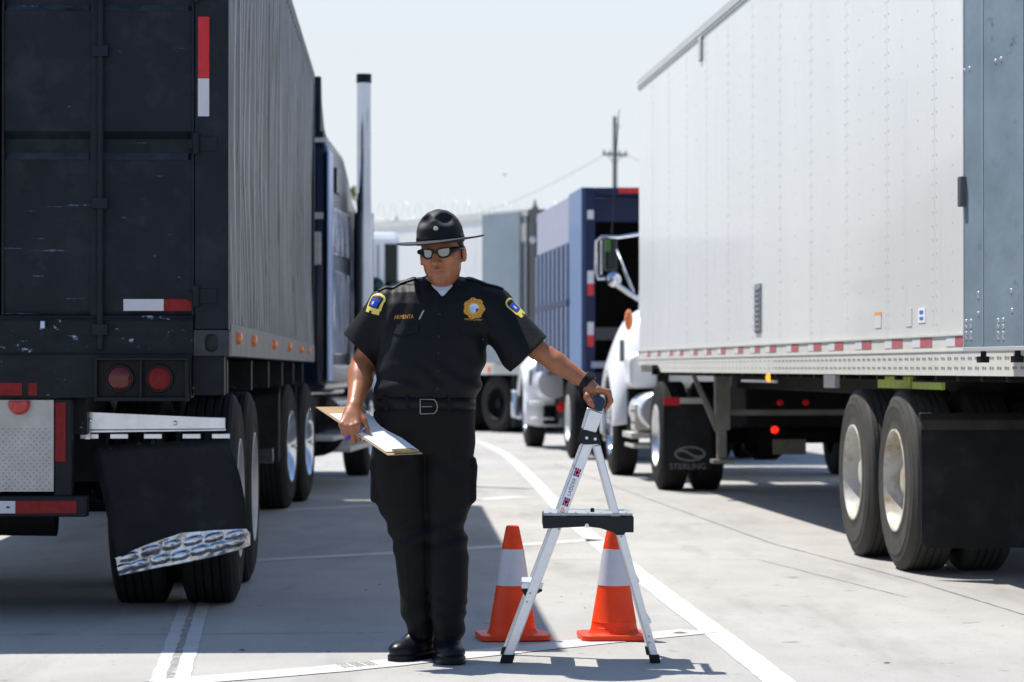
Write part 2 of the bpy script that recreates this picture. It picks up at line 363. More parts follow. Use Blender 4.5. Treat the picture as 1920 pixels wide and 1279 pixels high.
mb.build('frame', M['navy_paint'], cont, bevel=.006)
mb = MB()   # rear sill with chips
mb.box(-1.06, 1.06, -.004, .14, ZB, zA(592)); mb.box(-1.06, 1.06, -.02, -.004, zA(600), zA(597))
mb.build('sill', M['chipped'], cont, bevel=.005)
for sx in (1, -1):
    for zz in (ZB, ZT - .118):
        mb = MB(); x1 = 1.225 * sx; x0 = x1 - .163 * sx; a, b_ = min(x0, x1), max(x0, x1)
        cx, cz = (a + b_) / 2, zz + .06; n = 20
        # face with an oval hole
        ring = []; outer = []
        for k in range(n):
            t = 2 * math.pi * k / n; hx, hz = .031 * math.cos(t), .031 * math.sin(t) + (.012 if math.sin(t) > 0 else -.012)
            ring.append((cx + hx, -.006, cz + hz))
            u, v_ = math.cos(t), math.sin(t); q = 1 / max(abs(u) / (.0815), abs(v_) / .059)
            outer.append((cx + u * q, -.006, cz + v_ * q))
        for k in range(n):
            j = (k + 1) % n; mb.quad(ring[k], ring[j], outer[j], outer[k])
            mb.quad(ring[k], ring[j], (ring[j][0], .05, ring[j][2]), (ring[k][0], .05, ring[k][2]))
        mb.box(a, b_, .05, .178, zz, zz + .118)
        mb.poly([(a, -.006, zz), (b_, -.006, zz), (b_, .05, zz), (a, .05, zz)]); mb.poly([(a, -.006, zz + .118), (b_, -.006, zz + .118), (b_, .05, zz + .118), (a, .05, zz + .118)])
        mb.poly([(a, -.006, zz), (a, -.006, zz + .118), (a, .05, zz + .118), (a, .05, zz)]); mb.poly([(b_, -.006, zz), (b_, -.006, zz + .118), (b_, .05, zz + .118), (b_, .05, zz)])
        mb.build('corner_casting', mat('casting', (.035, .038, .044), .5, .3, .4, 20, .002, 60), cont, smooth=False)
# right-hand door: two bays of horizontal corrugation, left door mirrored outside the frame
zl = [ZT - .17, 3.42, 3.30, zA(8), zA(20), zA(246), zA(260), zA(286), zA(300), zA(560), zA(592)]
yl = [.05, .05, .015, .05, .012, .012, .05, .05, .012, .012, .03]
LEDGE_HI = mat('worn ledge paint with highlight', (.045, .05, .058), .6, 0, .35, 14, col2=(.015, .018, .024), mask=(9, .55, .68))  # highlight of the up-facing ledges put into the colour, patchy like worn paint
def door(xa, xb, name='door'):
    mb = MB()
    bays = [(xa, xb)]
    w_ = xb - xa
    for (a, b_) in ((xa + .012, xa + w_ * .46), (xa + w_ * .50, xb - .012)):
        for i in range(len(zl) - 1):
            mb.quad((a, yl[i], zl[i]), (b_, yl[i], zl[i]), (b_, yl[i + 1], zl[i + 1]), (a, yl[i + 1], zl[i + 1]))
        for x_ in (a, b_):
            mb.poly([(x_, .06, zl[-1])] + [(x_, yl[i], zl[i]) for i in range(len(zl) - 1, -1, -1)] + [(x_, .06, zl[0])])
    mb.box(xa, xa + .012, .0, .06, zl[-1], zl[0]); mb.box(xb - .012, xb, .0, .06, zl[-1], zl[0])
    mb.box(xa + w_ * .46, xa + w_ * .50, .0, .06, zl[-1], zl[0])
    mb.box(xa, xb, .055, .08, zl[-1], zl[0])
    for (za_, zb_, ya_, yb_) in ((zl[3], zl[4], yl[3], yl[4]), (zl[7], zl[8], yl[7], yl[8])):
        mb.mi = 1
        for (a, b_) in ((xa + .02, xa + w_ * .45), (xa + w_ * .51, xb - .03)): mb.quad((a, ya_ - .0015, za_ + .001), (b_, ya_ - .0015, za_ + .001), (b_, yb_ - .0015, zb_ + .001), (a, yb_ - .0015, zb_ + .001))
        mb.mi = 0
    return mb.build(name, [M['navy_paint'], LEDGE_HI], cont, bevel=.003, ang=25)
XD0, XD1 = xA(5), xA(364)
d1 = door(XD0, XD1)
mb = MB(); mb.tube([(xA(190), -.02, ZB + .03), (xA(190), -.02, ZT - .1)], .015, 10)
for zz in (1.32, 1.9, 2.6, 3.3): mb.box(xA(190) - .035, xA(190) + .035, -.04, 0.0, zz, zz + .05)
mb.build('lock_rod', M['navy_paint'], d1, bevel=.002)
for zz in (zA(270), 2.9, 1.5):
    mb = MB(); mb.tube([(XD1 + .01, -.016, zz - .05), (XD1 + .01, -.016, zz + .05)], .016, 10); mb.box(XD1 - .03, XD1, -.006, .0, zz - .02, zz + .02)
    mb.box(XD1 + .015, 1.17, -.005, -.001, zz - .035, zz + .035); mb.build('hinge', M['navy_paint'], d1, bevel=.002)
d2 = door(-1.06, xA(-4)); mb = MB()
for xx in (-.7, -.2): mb.tube([(xx, -.02, ZB + .03), (xx, -.02, ZT - .1)], .015, 10)
mb.build('lock_rod', M['navy_paint'], d2, bevel=.002)
mb = MB(); mb.box(xA(82) - .006, xA(82) + .016, -.045, -.02, zA(617), zA(602)); mb.build('padlock', mat('bare metal', (.4, .45, .6), .3, .7), cont, bevel=.004)
def tape(parent, rects, m, name='reflector_tape', label=None):
    mb = MB()
    for (x0, x1, y0, y1, z0, z1) in rects: mb.box(x0, x1, y0, y1, z0, z1)
    return mb.build(name, m, parent, smooth=False, label=label)
tape(cont, [(xA(371), xA(392), -.0035, -.001, zA(146), zA(31))], M['red'], label='upright red reflector strip')
tape(cont, [(xA(371), xA(392), -.0035, -.001, zA(218), zA(147))], M['white_tape'], label='upright white reflector strip')
tape(cont, [(xA(232), xA(307), .006, .011, zA(583), zA(561))], M['white_tape'], label='level white reflector strip')
tape(cont, [(xA(307.5), xA(363.5), .006, .011, zA(583), zA(561))], M['red_tape'], label='level red reflector strip')
# scraped paint streaks on the left bay of the door
scm = mat('scraped paint', (.06, .085, .14), .5, 0, .5, 30)
for (px, py, w_, h_) in ((60, 12, 40, 3), (300, 330, 26, 2), (318, 440, 12, 6), (232, 408, 9, 6), (262, 268, 50, 2), (335, 520, 24, 2), (290, 480, 8, 5), (140, 560, 46, 3), (40, 588, 80, 2), (130, 200, 10, 4), (340, 90, 12, 3), (225, 96, 7, 5), (268, 372, 10, 3), (112, 388, 78, 3), (150, 385, 60, 4), (100, 470, 90, 5), (20, 466, 60, 4), (60, 396, 30, 2), (75, 518, 24, 5), (76, 448, 20, 3)):
    mb = MB(); x0, x1 = xA(px - w_ / 2), xA(px + w_ / 2); z_ = zA(py); t = h_ / 407 / 2; n = 12; pr = None
    for k in range(n + 1):
        x_ = x0 + (x1 - x0) * k / n; e = t * random.choice((.15, .3, .6, 1.3)) * random.uniform(.4, 1) * math.sin(math.pi * min(1, (k + .4) / n)); dz = .0006 * math.sin(k * 1.1 + px)
        c = ((x_, .0105, z_ + dz + e), (x_, .0105, z_ + dz - e))
        if pr: mb.quad(pr[0], c[0], c[1], pr[1])
        pr = c
    mb.build('scrape', scm, cont, smooth=False)
# corrugated side wall, vertical folds, dented
def side_wall(x, sgn):
    mb = MB(); pitch, dep = .278, .036; ys = []; y = .16; k = 0
    while y < LEN - .12:
        for dy, dd in ((0, 0), (.072, 0), (.139, dep), (.211, dep)): ys.append((min(y + dy, LEN - .12), dd))
        y += pitch
    ys.append((LEN - .12, 0))
    nz = 22; z0, z1 = ZB + .155, ZT - .11; grid = []
    rnd = random.Random(3)
    ph = [(rnd.uniform(0, 6), rnd.uniform(.5, 1.6), rnd.uniform(.3, 1)) for _ in range(8)]
    for i in range(nz + 1):
        z = z0 + (z1 - z0) * i / nz; u = (z - z0) / (z1 - z0); row = []
        for (yy, dd) in ys:
            dent = .034 * math.sin(yy * 2.1 + 1.0) * math.sin(math.pi * u) * max(0, 1 - abs(u - .35) * 1.3)
            wav = .055 * math.sin(yy * 3.1 + z * 2.2) * max(0, 1 - u * 1.7)
            row.append((x - sgn * (dd + .004 + abs(dent)) , min(max(yy + wav * math.sin(math.pi * u * .9), .16), LEN - .12), z))
        grid.append(row)
    nn = len(ys); mb.v = [p for r in grid for p in r]
    for i in range(nz):
        for j in range(nn - 1): mb.f.append((i * nn + j, i * nn + j + 1, (i + 1) * nn + j + 1, (i + 1) * nn + j)); mb.m.append(0)
    m_ = mat('grey streaked corrugated steel', (.135, .148, .168), .38, .3, .6, 3.5, .001, 20, col2=(.035, .033, .032), mask=(5, .54, .64), stretch=(1, 5, .35))
    return mb.build('side_wall', m_, cont, ang=28)
side_wall(1.22, 1); side_wall(-1.22, -1)
mb = MB(); mb.box(1.13, 1.223, .178, LEN - .12, ZB, ZB + .155); mb.build('side_rail', mat('grey rail', (.15, .15, .15), .5, .2, .3, 4), cont, bevel=.004)
for px, Zl in ((443, 13.4), (472, 14.75), (511, 17.06), (540, 19.3), (562, 21.45), (577, 23.2)):
    mb = MB(); mb.lathe([(0, .034), (.012, .033), (.022, .026), (.027, .012), (.028, .0005)], (1.223, (Zl - Z0), 1.315), 'x', 18)
    mb.build('marker_lamp', M['amber'], cont)

chas = thing('container_chassis', 'black wheeled chassis with red tail lamps carrying the corrugated container', 'trailer', A0, hdA)
mb = MB()
mb.box(-1.1, xA(360), -.02, .12, zA(747), zA(664))           # rear bolster
mb.box(.42, .56, .12, 11.6, .86, 1.20); mb.box(-.56, -.42, .12, 11.6, .86, 1.20)
for yy in (1.0, 3.2, 5.2, 7.2, 9.2, 11.2): mb.box(-1.15, 1.15, yy, yy + .12, 1.04, 1.215)
for yy in (1.15, 2.47): mb.tube([(-.95, yy, .52), (.95, yy, .52)], .07, 12); mb.box(.4, .6, yy - .5, yy + .5, .62, .86); mb.box(-.6, -.4, yy - .5, yy + .5, .62, .86)
mb.box(xA(360), 1.20, .02, .14, zA(742), zA(664) )
mb.build('chassis_frame', M['yellow_chips'], chas, bevel=.006)
mb = MB(); mb.lathe([(-.28, .12), (-.25, .16), (.25, .16), (.28, .12)], (-.2, 1.15, .50), 'x', 20, caps=True); mb.tube([(-.3, .7, .45), (.35, .7, .44)], .085, 14)
mb.tube([(-.9, .9, .55), (.1, .95, .47), (.4, 1.2, .5)], .05, 8); mb.lathe([(-.1, .10), (.12, .10)], (.62, .95, .62), 'x', 16, caps=True)
mb.build('axle_gear', M['dark_under'], chas)
mb = MB(); x0, x1, z0, z1 = xA(181), xA(356), zA(752), zA(671)
for a in ((x0, x1, -.075, -.02, z0, z0 + .018), (x0, x1, -.075, -.02, z1 - .012, z1), (x0, x0 + .014, -.075, -.02, z0 + .018, z1 - .012), (x1 - .016, x1, -.075, -.02, z0 + .018, z1 - .012), ((x0 + x1) / 2 - .008, (x0 + x1) / 2 + .004, -.073, -.02, z0 + .018, z1 - .012)): mb.box(*a)
mb.box(x0 + .014, x1 - .016, -.034, -.021, z0 + .018, z1 - .012)
lb = mb.build('lamp_box', mat('lamp box', (.014, .0145, .014), .55, 0, .3, 20), chas, bevel=.002)
for px, mm in ((228, M['red_lens']), (301, mat('speckled red lens', (.17, .012, .012), .3, 0, .45, 90, .002, 160))):
    mb = MB(); disc(mb, (xA(px), -.052, zA(710)), .0535, .02, 'y', 28, .012); mb.build('tail_lamp', mm, lb)
    mb = MB(); mb.lathe([(.0, .056), (-.02, .056), (-.022, .062), (.0, .066)], (xA(px), -.036, zA(710)), 'y', 28); mb.build('lamp_ring', M['black_plastic'], lb)
tape(chas, [(xA(-90), xA(45), -.0235, -.0205, zA(741), zA(718)), (xA(57), xA(73), -.0235, -.0205, zA(741), zA(718))], M['red_tape'])
# rear posts, tread plate, underrun bar
for a_, b_ in ((104, 137), (-220, -190)): mb = MB(); mb.box(xA(a_), xA(b_), .0, .08, zA(930), zA(748)); mb.build('bumper_post', M['black_steel'], chas, bevel=.005)
tape(chas, [(xA(106), xA(125), -.003, -.0005, zA(865), zA(755))], M['red_tape'])
mb = MB(); xp0, xp1, zp0, zp1 = xA(-190), xA(103), zA(921), zA(750); mb.box(xp0, xp1, -.006, .0, zp0, zp1)
r_ = 0; z = zp0 + .012
while z < zA(802):
    x = xp0 + (.0 if r_ % 2 else .014) + .012
    while x < xp1 - .01:
        a = .7 if r_ % 2 else -.7; dx, dz = .0085 * math.cos(a), .0085 * math.sin(a); nx, nz_ = -.0028 * math.sin(a), .0028 * math.cos(a)
        top = (x, -.0095, z)
        q = [(x + dx, -.0065, z + dz), (x + nx, -.0065, z + nz_), (x - dx, -.0065, z - dz), (x - nx, -.0065, z - nz_)]
        for k in range(4): mb.poly([q[k], q[(k + 1) % 4], top])
        x += .028
    z += .0145; r_ += 1
mb.box(xp0, xp1, -.0085, -.006, zA(803), zp1)
mb.build('tread_plate', M['tread_plate'], chas, smooth=False)
mb = MB(); mb.lathe([(.02, .05), (-.03, .05), (-.045, .04), (-.05, .01), (-.05, .0005)], (xA(40), -.005, zA(757)), 'y', 20); mb.v = [(x, y, min(z, zA(751))) for x, y, z in mb.v]
mb.build('centre_lamp', M['bright_red_lens'], chas)
mb = MB(); mb.box(-1.1, xA(166), -.03, .07, zA(968), zA(929)); mb.build('underrun_bar', M['black_steel'], chas, bevel=.006)
tape(chas, [(xA(34), xA(147), -.034, -.0305, zA(961), zA(938))], M['red_tape']); tape(chas, [(xA(-70), xA(33.5), -.034, -.0305, zA(961), zA(938))], M['white_tape'])
mb = MB(); mb.box(xA(17), xA(23), -.037, -.034, zA(951), zA(948)); mb.build('screw', M['black_steel'], chas)
# mud flap with hanger and shiny weight
Zf = 13.05
def fx(px): return 1.22 - (428 - px) * Zf / F - .01
def fz(py): return H + (HOR - py) * Zf / F
mb = MB(); yf = Zf - Z0
mb.prism([(fx(135), fz(770)), (fx(421), fz(783)), (fx(421), fz(804)), (fx(135), fz(806))], 'y', yf - .03, yf - .018)
mb.prism([(fx(135), fz(806)), (fx(421), fz(804)), (fx(421), fz(808)), (fx(135), fz(812))], 'y', yf - .03, yf + .03)
mb.box(fx(160), fx(170), yf - .035, yf - .018, fz(824), fz(808))
for px in (150, 205, 268, 340, 395): mb.box(fx(px), fx(px + 34), yf + .0, yf + .006, fz(823), fz(813))
hg = mb.build('flap_hanger', M['steel_plate'], chas, bevel=.003)
for px, py in ((170, 788), (328, 793)):
    mb = MB(); mb.lathe([(.0, .012), (-.009, .012), (-.011, .008), (-.011, .0005)], (fx(px), yf - .031, fz(py)), 'y', 6); mb.build('bolt', M['steel_plate'], hg)
mb = MB()
TL, TR, BR, BL = (172, 836), (425, 822), (462, 1010), (222, 1060); n = 14; g_ = []
for j in range(n + 1):
    v_ = j / n; row = []
    for i in range(n + 1):
        u = i / n
        px = (1 - v_) * ((1 - u) * TL[0] + u * TR[0]) + v_ * ((1 - u) * BL[0] + u * BR[0]) + 10 * math.sin(v_ * math.pi) * u
        py = (1 - v_) * ((1 - u) * TL[1] + u * TR[1]) + v_ * ((1 - u) * BL[1] + u * BR[1])
        row.append((fx(px), yf + .004 - .03 * math.sin(v_ * 2.4) * (1 - .5 * u) + .006 * math.sin(u * 5), fz(py)))
    g_.append(row)
mb.v = [p for r in g_ for p in r]
for j in range(n):
    for i in range(n): k = j * (n + 1) + i; mb.f.append((k, k + 1, k + n + 2, k + n + 1)); mb.m.append(0)
fl = mb.build('mud_flap', M['flap'], chas, solid=.009)
topc = [(217, 1044), (272, 1020), (340, 997), (400, 992), (461, 990), (468, 1000)]; botc = [(224, 1078), (280, 1067), (340, 1056), (400, 1043), (450, 1030), (468, 1022)]
bumps = [(243, 1042), (282, 1030), (322, 1020), (362, 1012), (400, 1006), (438, 1002), (232, 1063), (262, 1056), (302, 1047), (338, 1040), (374, 1030), (408, 1023), (440, 1016)]
rn_ = random.Random(11); mb = MB(); NU, NV = 110, 26; grid = []
for i in range(NU + 1):
    t = i / NU * 5; k = min(4, int(t)); fr = t - k
    tp_ = (topc[k][0] + (topc[k + 1][0] - topc[k][0]) * fr, topc[k][1] + (topc[k + 1][1] - topc[k][1]) * fr); bt_ = (botc[k][0] + (botc[k + 1][0] - botc[k][0]) * fr, botc[k][1] + (botc[k + 1][1] - botc[k][1]) * fr)
    row = []
    for j in range(NV + 1):
        v_ = j / NV; px = tp_[0] + (bt_[0] - tp_[0]) * v_; py = tp_[1] + (bt_[1] - tp_[1]) * v_
        h_ = .004 * math.sin(px * .05 + py * .05) + .0009 * math.sin(px * .31 + 1.3 * math.sin(py * .2))
        for (bx, by) in bumps:
            dx, dy = px - bx, (py - by) + .24 * (px - bx); q_ = (abs(dx) / 15.5) ** 3 + (abs(dy) / 7.0) ** 3
            if q_ < 1.6: h_ += .011 / (1 + math.exp((q_ - .75) * 7))
        row.append((fx(px), yf - .036 - h_, fz(py)))
    grid.append(row)
mb.v = [p for r in grid for p in r]
for i in range(NU):
    for j in range(NV): q_ = i * (NV + 1) + j; mb.f.append((q_, q_ + 1, q_ + NV + 2, q_ + NV + 1)); mb.m.append(0)
mb.build('flap_weight', mat('polished weight plate', (.50, .52, .56), .24, 1.0, .3, 25, .0022, 18, col2=(.28, .25, .21), mask=(16, .5, .65)), fl, solid=.004, ang=60)
for px, py in ((186, 843), (206, 841), (260, 832), (285, 829)): mb = MB(); mb.lathe([(0, .01), (-.006, .009), (-.008, .0005)], (fx(px), yf - .002, fz(py)), 'y', 8); mb.build('bolt', M['black_steel'], fl)
RA = M['alu_dull']
for Za in (13.93, 15.25):
    axle_pair(chas, -1.20, 1.21, Za - Z0, rim=RA)
mb = MB(); mb.box(.95, 1.1, 11.0, 11.15, .3, 1.05); mb.build('landing_leg', M['dark_under'], chas)

# ---------------------------------------------------------------- B: tractor pulling the container
def zt(py, Z): return H + (HOR - py) * Z / F
hdB = -math.atan(0.04)
B0 = Vector((-1.71 - 1.2, 26, 0)); blue_tr = thing('truck_tractor', 'dark blue sleeper tractor with tall chrome exhaust ahead of the container', 'truck', B0, hdB)
# local: x right (side plane 1.2), y forward from the sleeper's back
mb = MB(); mb.box(-.42, -.32, -3.6, 5.5, .72, .98); mb.box(.32, .42, -3.6, 5.5, .72, .98); mb.box(-.5, .5, -3.3, -1.4, .98, 1.10)
for yy in (-2.8, -1.5): mb.tube([(-.95, yy, .52), (.95, yy, .52)], .08, 12); mb.lathe([(-.2, .1), (0, .2), (.2, .1)], (0, yy, .55), 'x', 16, caps=True)
mb.build('chassis_frame', M['dark_under'], blue_tr, bevel=.01)
chrim = mat('polished wheel', (.72, .74, .78), .16, 1.0, .05, 5, .001, 6)
for Za in (23.2, 24.5): axle_pair(blue_tr, -1.18, 1.19, Za - 26, rim=chrim, dish=.11)
mb = MB()   # sleeper body, profile in y-z, then rounded
prof = [(0, .95), (0, 3.22), (.05, 3.30), (.5, 3.36), (1.6, 3.30), (2.15, 3.12), (2.55, 2.92), (3.6, 2.75), (3.9, 2.55), (4.05, 2.1), (4.05, .95)]
mb.prism(prof, 'x', -1.18, 1.18); mb.build('sleeper_cab', mat('dark blue cab', (.006, .010, .025), .25, 0, .05, 3, coat=.3), blue_tr, bevel=.09, bseg=4)
mb = MB(); mb.prism([(.02, 3.36), (.04, 3.9), (.10, 3.9), (.16, 3.66), (.35, 3.45), (.6, 3.37)], 'x', -1.05, 1.12); mb.box(-1.1, 1.15, -.04, .02, 3.32, 3.38)
mb.build('roof_fairing', [M['navy_paint']], blue_tr, bevel=.01)
mb = MB(); mb.box(-1.12, 1.19, -.03, .12, 3.28, 3.325); mb.build('roof_trim', M['white_tape'], blue_tr, bevel=.01)
mb = MB(); mb.box(1.185, 1.205, .0, .34, 1.05, 3.20); mb.build('side_extender', mat('pale blue extender', (.38, .48, .72), .3, .3), blue_tr, bevel=.006)
mb = MB(); mb.box(1.181, 1.212, .42, 1.9, 1.3, 2.1); mb.box(1.181, 1.209, .42, 1.95, 2.25, 2.7)
mb.build('side_panel', mat('rippled chrome', (.55, .58, .66), .08, 1.0, .3, 2, .03, 3.5, col2=(.10, .13, .22), mask=(2.2, .48, .58), stretch=(1, 1, .5)), blue_tr, bevel=.01)  # broken reflections put into the chrome's colour as dark blue patches
mb = MB(); mb.box(1.183, 1.20, .75, 1.25, 2.85, 3.1); mb.build('sleeper_window', M['glass_dark'], blue_tr, bevel=.01)
mb = MB(); mb.box(1.183, 1.20, 2.7, 3.7, 2.0, 2.6); mb.build('door_window', M['glass_dark'], blue_tr, bevel=.01)
mb = MB(); mb.box(.93, 1.13, -.02, -.005, zt(497, 26), zt(435, 26)); mb.build('rear_panel', M['alu_dull'], blue_tr, bevel=.01)
mb = MB(); mb.box(.7, 1.15, -.03, -.005, 2.56, 2.62); mb.build('grab_bar', M['alu_dull'], blue_tr)
mb = MB(); mb.prism([(4.05, .9), (4.05, 1.95), (5.6, 1.8), (5.75, 1.5), (5.75, .6), (5.0, .9)], 'x', -.85, .85); mb.build('hood', mat('dark blue hood', (.02, .05, .16), .15, 0, coat=.7), blue_tr, bevel=.08, bseg=3)
stk = MB(); sx = 1.30; sy = 2.45
stk.tube([(sx, sy, 2.2), (sx, sy, 4.10)], .073, 20, cap=False); stk.tube([(sx, sy, 4.10), (sx, sy, 4.17)], .075, 20, cap=False); stk.tube([(sx, sy, 1.2), (sx, sy, 2.75)], .10, 20)
stk.build('exhaust_stack', mat('smoked chrome stack', (.42, .46, .54), .12, 1.0, .2, 3, .002, 5, stretch=(1, 1, .3)), blue_tr)
mb = MB(); mb.tube([(sx, sy, 4.08), (sx, sy, 4.172)], .078, 20, cap=False); mb.lathe([(4.15, .073), (4.149, .0005)], (sx, sy, 0), 'z', 20); mb.build('stack_lip', M['black_steel'], blue_tr)
mb = MB(); mb.tube([(1.0, .7, .62), (1.0, 3.2, .62)], .30, 24); mb.build('fuel_tank', M['chrome'], blue_tr)
mb = MB()
for zz in (.36, .58): mb.box(1.0, 1.33, .8, 3.0, zz, zz + .05)
mb.box(1.0, 1.3, -.5, .5, .50, .54)
mb.build('step', M['alu_dull'], blue_tr, bevel=.006)
wheel(blue_tr, 1.2, 4.35, 1, rim=chrim, dish=.03); wheel(blue_tr, -1.2, 4.35, -1, rim=chrim, dish=.03)
mb = MB(); mb.lathe([(0, .0005), (.01, .08), (.04, .10), (.06, .08)], (1.28, 3.9, 2.05), 'y', 18); mb.tube([(1.28, 3.95, 2.05), (1.0, 3.98, 1.95)], .015, 6); mb.build('mirror', mat('teal mirror housing', (.02, .06, .065), .15, .5), blue_tr)
mb = MB(); mb.prism([(-3.45, .95), (-3.35, 1.02), (-3.35, .45), (-3.45, .4)], 'x', .62, 1.16); mb.build('mud_flap', M['flap'], blue_tr)
mb = MB(); mb.box(.66, 1.12, -3.47, -3.455, .40, .52); mb.build('flap_weight', M['chrome'], blue_tr, bevel=.004)

# ---------------------------------------------------------------- C: white box trailer, right
hdC = math.atan(0.0738); cC = math.cos(hdC); ZC = 12.15
C0 = Vector((3.38 - .0738 * ZC, ZC, 0)); wt = thing('box_trailer', 'long white box trailer with rear door folded open against its side', 'trailer', C0, hdC)
def yC(Z): return (Z - ZC) / cC
LC = yC(28.3); WC = 2.59; T = 4.10
zr0, zr1, zrm = 1.13, 1.35, 1.262
mb = MB()
seams = [yC(14.97 + 1.2205 * k) for k in range(-2, 11)]
edges = [0.02] + seams + [LC - .02]
for a, b_ in zip(edges, edges[1:]):      # each panel laps the next by a few mm, a real step at every seam
    mb.box(0, .02, a + .0, b_ - .006, zr1 - .01, T - .06); mb.box(.004, .02, b_ - .006, b_, zr1 - .01, T - .06)
rv = MB()
for s_ in edges[1:-1]:
    z = zr1 + .05
    while z < T - .12:
        rv.box(-.0022, 0, s_ - .05, s_ - .041, z, z + .009); rv.box(-.0022, 0, s_ + .041, s_ + .05, z, z + .009); z += .076
for a, b_ in zip(edges, edges[1:]):
    for f in ((.33, .66) if a < yC(17) else (.5,)):
        z = zr1 + .12; 
        while z < T - .2:
            rv.box(-.002, 0, a + (b_ - a) * f - .004, a + (b_ - a) * f + .004, z, z + .008); z += .152
k0 = len(mb.v); mb.v += rv.v; mb.f += [tuple(i + k0 for i in f) for f in rv.f]; mb.m += [1] * len(rv.f)
mb.build('side_panel', [M['white_paint'], mat('rivets', (.61, .62, .63), .4, .2)], wt, smooth=False)
mb = MB(); mb.box(WC - .02, WC, 0.02, LC - .02, zr1, T - .06); mb.box(.02, WC - .02, LC - .03, LC, zr0, T - .05); mb.box(.02, WC - .02, .02, LC - .03, T - .07, T - .05); mb.box(.03, WC - .03, .05, LC - .03, 1.22, 1.30)
mb.build('shell', M['white_paint'], wt, smooth=False)
mb = MB(); mb.box(-.012, .03, 0, LC, T - .10, T); mb.box(WC - .03, WC + .01, 0, LC, T - .10, T); mb.box(-.018, -.012, 0, LC, T - .075, T - .06); mb.build('top_rail', mat('grey top rail', (.50, .50, .48), .45, .2, .08, 4), wt, bevel=.008)
mb = MB(); yc = yC(26.7)
mb.prism([(.0, zr0), (yc - .25, zr0), (yc, zr0 + .07), (LC, zr0 + .07), (LC, zr1 - .004), (0, zr1 - .004)], 'x', -.010, .028)
mb.box(-.015, -.010, 0, LC, zrm - .006, zrm + .004); mb.box(-.018, -.010, 0, LC, zr1 - .012, zr1)
mb.mi = 1; y = .15
while y < LC - .6:
    near = y < yC(20)
    for dz in (.035, .085):
        mb.box(-.0125, -.010, y, y + .03, zr0 + dz, zr0 + dz + .010)
        if near: mb.box(-.0125, -.010, y + .05, y + .08, zr0 + dz, zr0 + dz + .012)
    y += .15 if near else .19
mb.build('bottom_rail', [M['cream_rail'], mat('slot dirt', (.24, .24, .23), .7)], wt, smooth=False)
mb = MB(); mb.box(-.03, .5, -.02, .10, zr0 - .02, zr1 + .02); mb.box(-.03, WC + .03, -.02, .06, T - .16, T + .005); mb.box(-.03, .05, -.02, .06, zr1, T - .16); mb.box(WC - .05, WC + .03, -.02, .06, zr1, T - .16); mb.box(.5, WC, -.02, .10, zr0, zr0 + .15)
mb.build('rear_frame', M['alu_dull'], wt, bevel=.006)
for k, Zt in enumerate([13.5, 14.31, 15.13, 15.87, 16.74, 17.61, 18.35, 19.2, 20.1, 20.8, 21.6, 22.5, 23.3, 24.1, 25.0, 25.7, 26.6, 27.4]):
    yy = yC(Zt); mb = MB(); L_ = .28 if k < 9 else .24
    mb.box(-.0125, -.0100, yy - L_ / 2, yy + L_ / 2, 1.283, 1.333)
    o = mb.build('red_reflector', M['red_faded'], wt, smooth=False)
    mb = MB(); mb.box(-.0125, -.0100, yy + L_ / 2 + .002, yy + L_ / 2 + .2, 1.283, 1.333); mb.build('white_reflector', mat('pale tape', (.66, .67, .68), .3) if k == 0 else bpy.data.materials['pale tape'], wt, smooth=False)
# stickers, vent and lamp on the side
mb = MB()
yv = yC(20.8); mb.box(-.012, -.001, yv - .13, yv + .13, 1.43, 1.80)
for k in range(9): mb.box(-.02, -.012, yv - .11, yv + .11, 1.45 + k * .038, 1.465 + k * .038)
mb.build('side_vent', mat('grey vent', (.33, .35, .37), .5, .3), wt, smooth=False)
def sticker(px, py0, py1, wpx, m_, name='sticker', x=-.0035):
    Z = 17630 / (px - 575); a = yC(Z); dy = wpx / (17630 / Z / Z) / 2; mb = MB(); mb.box(x, -.0005, a - dy, a + dy, H + (HOR - py1) * Z / F, H + (HOR - py0) * Z / F)
    return mb.build(name, m_, wt, smooth=False)
sticker(1647, 592, 615, 12, mat('pale sticker', (.62, .60, .60), .5)); sticker(1647, 585, 592, 13, mat('orange sticker', (.75, .34, .16), .5))
sticker(1705, 578, 612, 11, mat('beige sticker', (.58, .58, .55), .5)); sticker(1729, 578, 605, 13, mat('white sticker', (.82, .82, .84), .5))
for a, b_ in ((582, 589), (594, 600)): sticker(1729, a, b_, 7, mat('blue square', (.05, .16, .55), .5), x=-.005)
yl_ = yC(23.8); mb = MB(); mb.box(-.02, .0, yl_ - .07, yl_ + .07, 3.80, 4.0); mb.build('side_bracket', mat('grey bracket', (.48, .49, .49), .5), wt, bevel=.006)
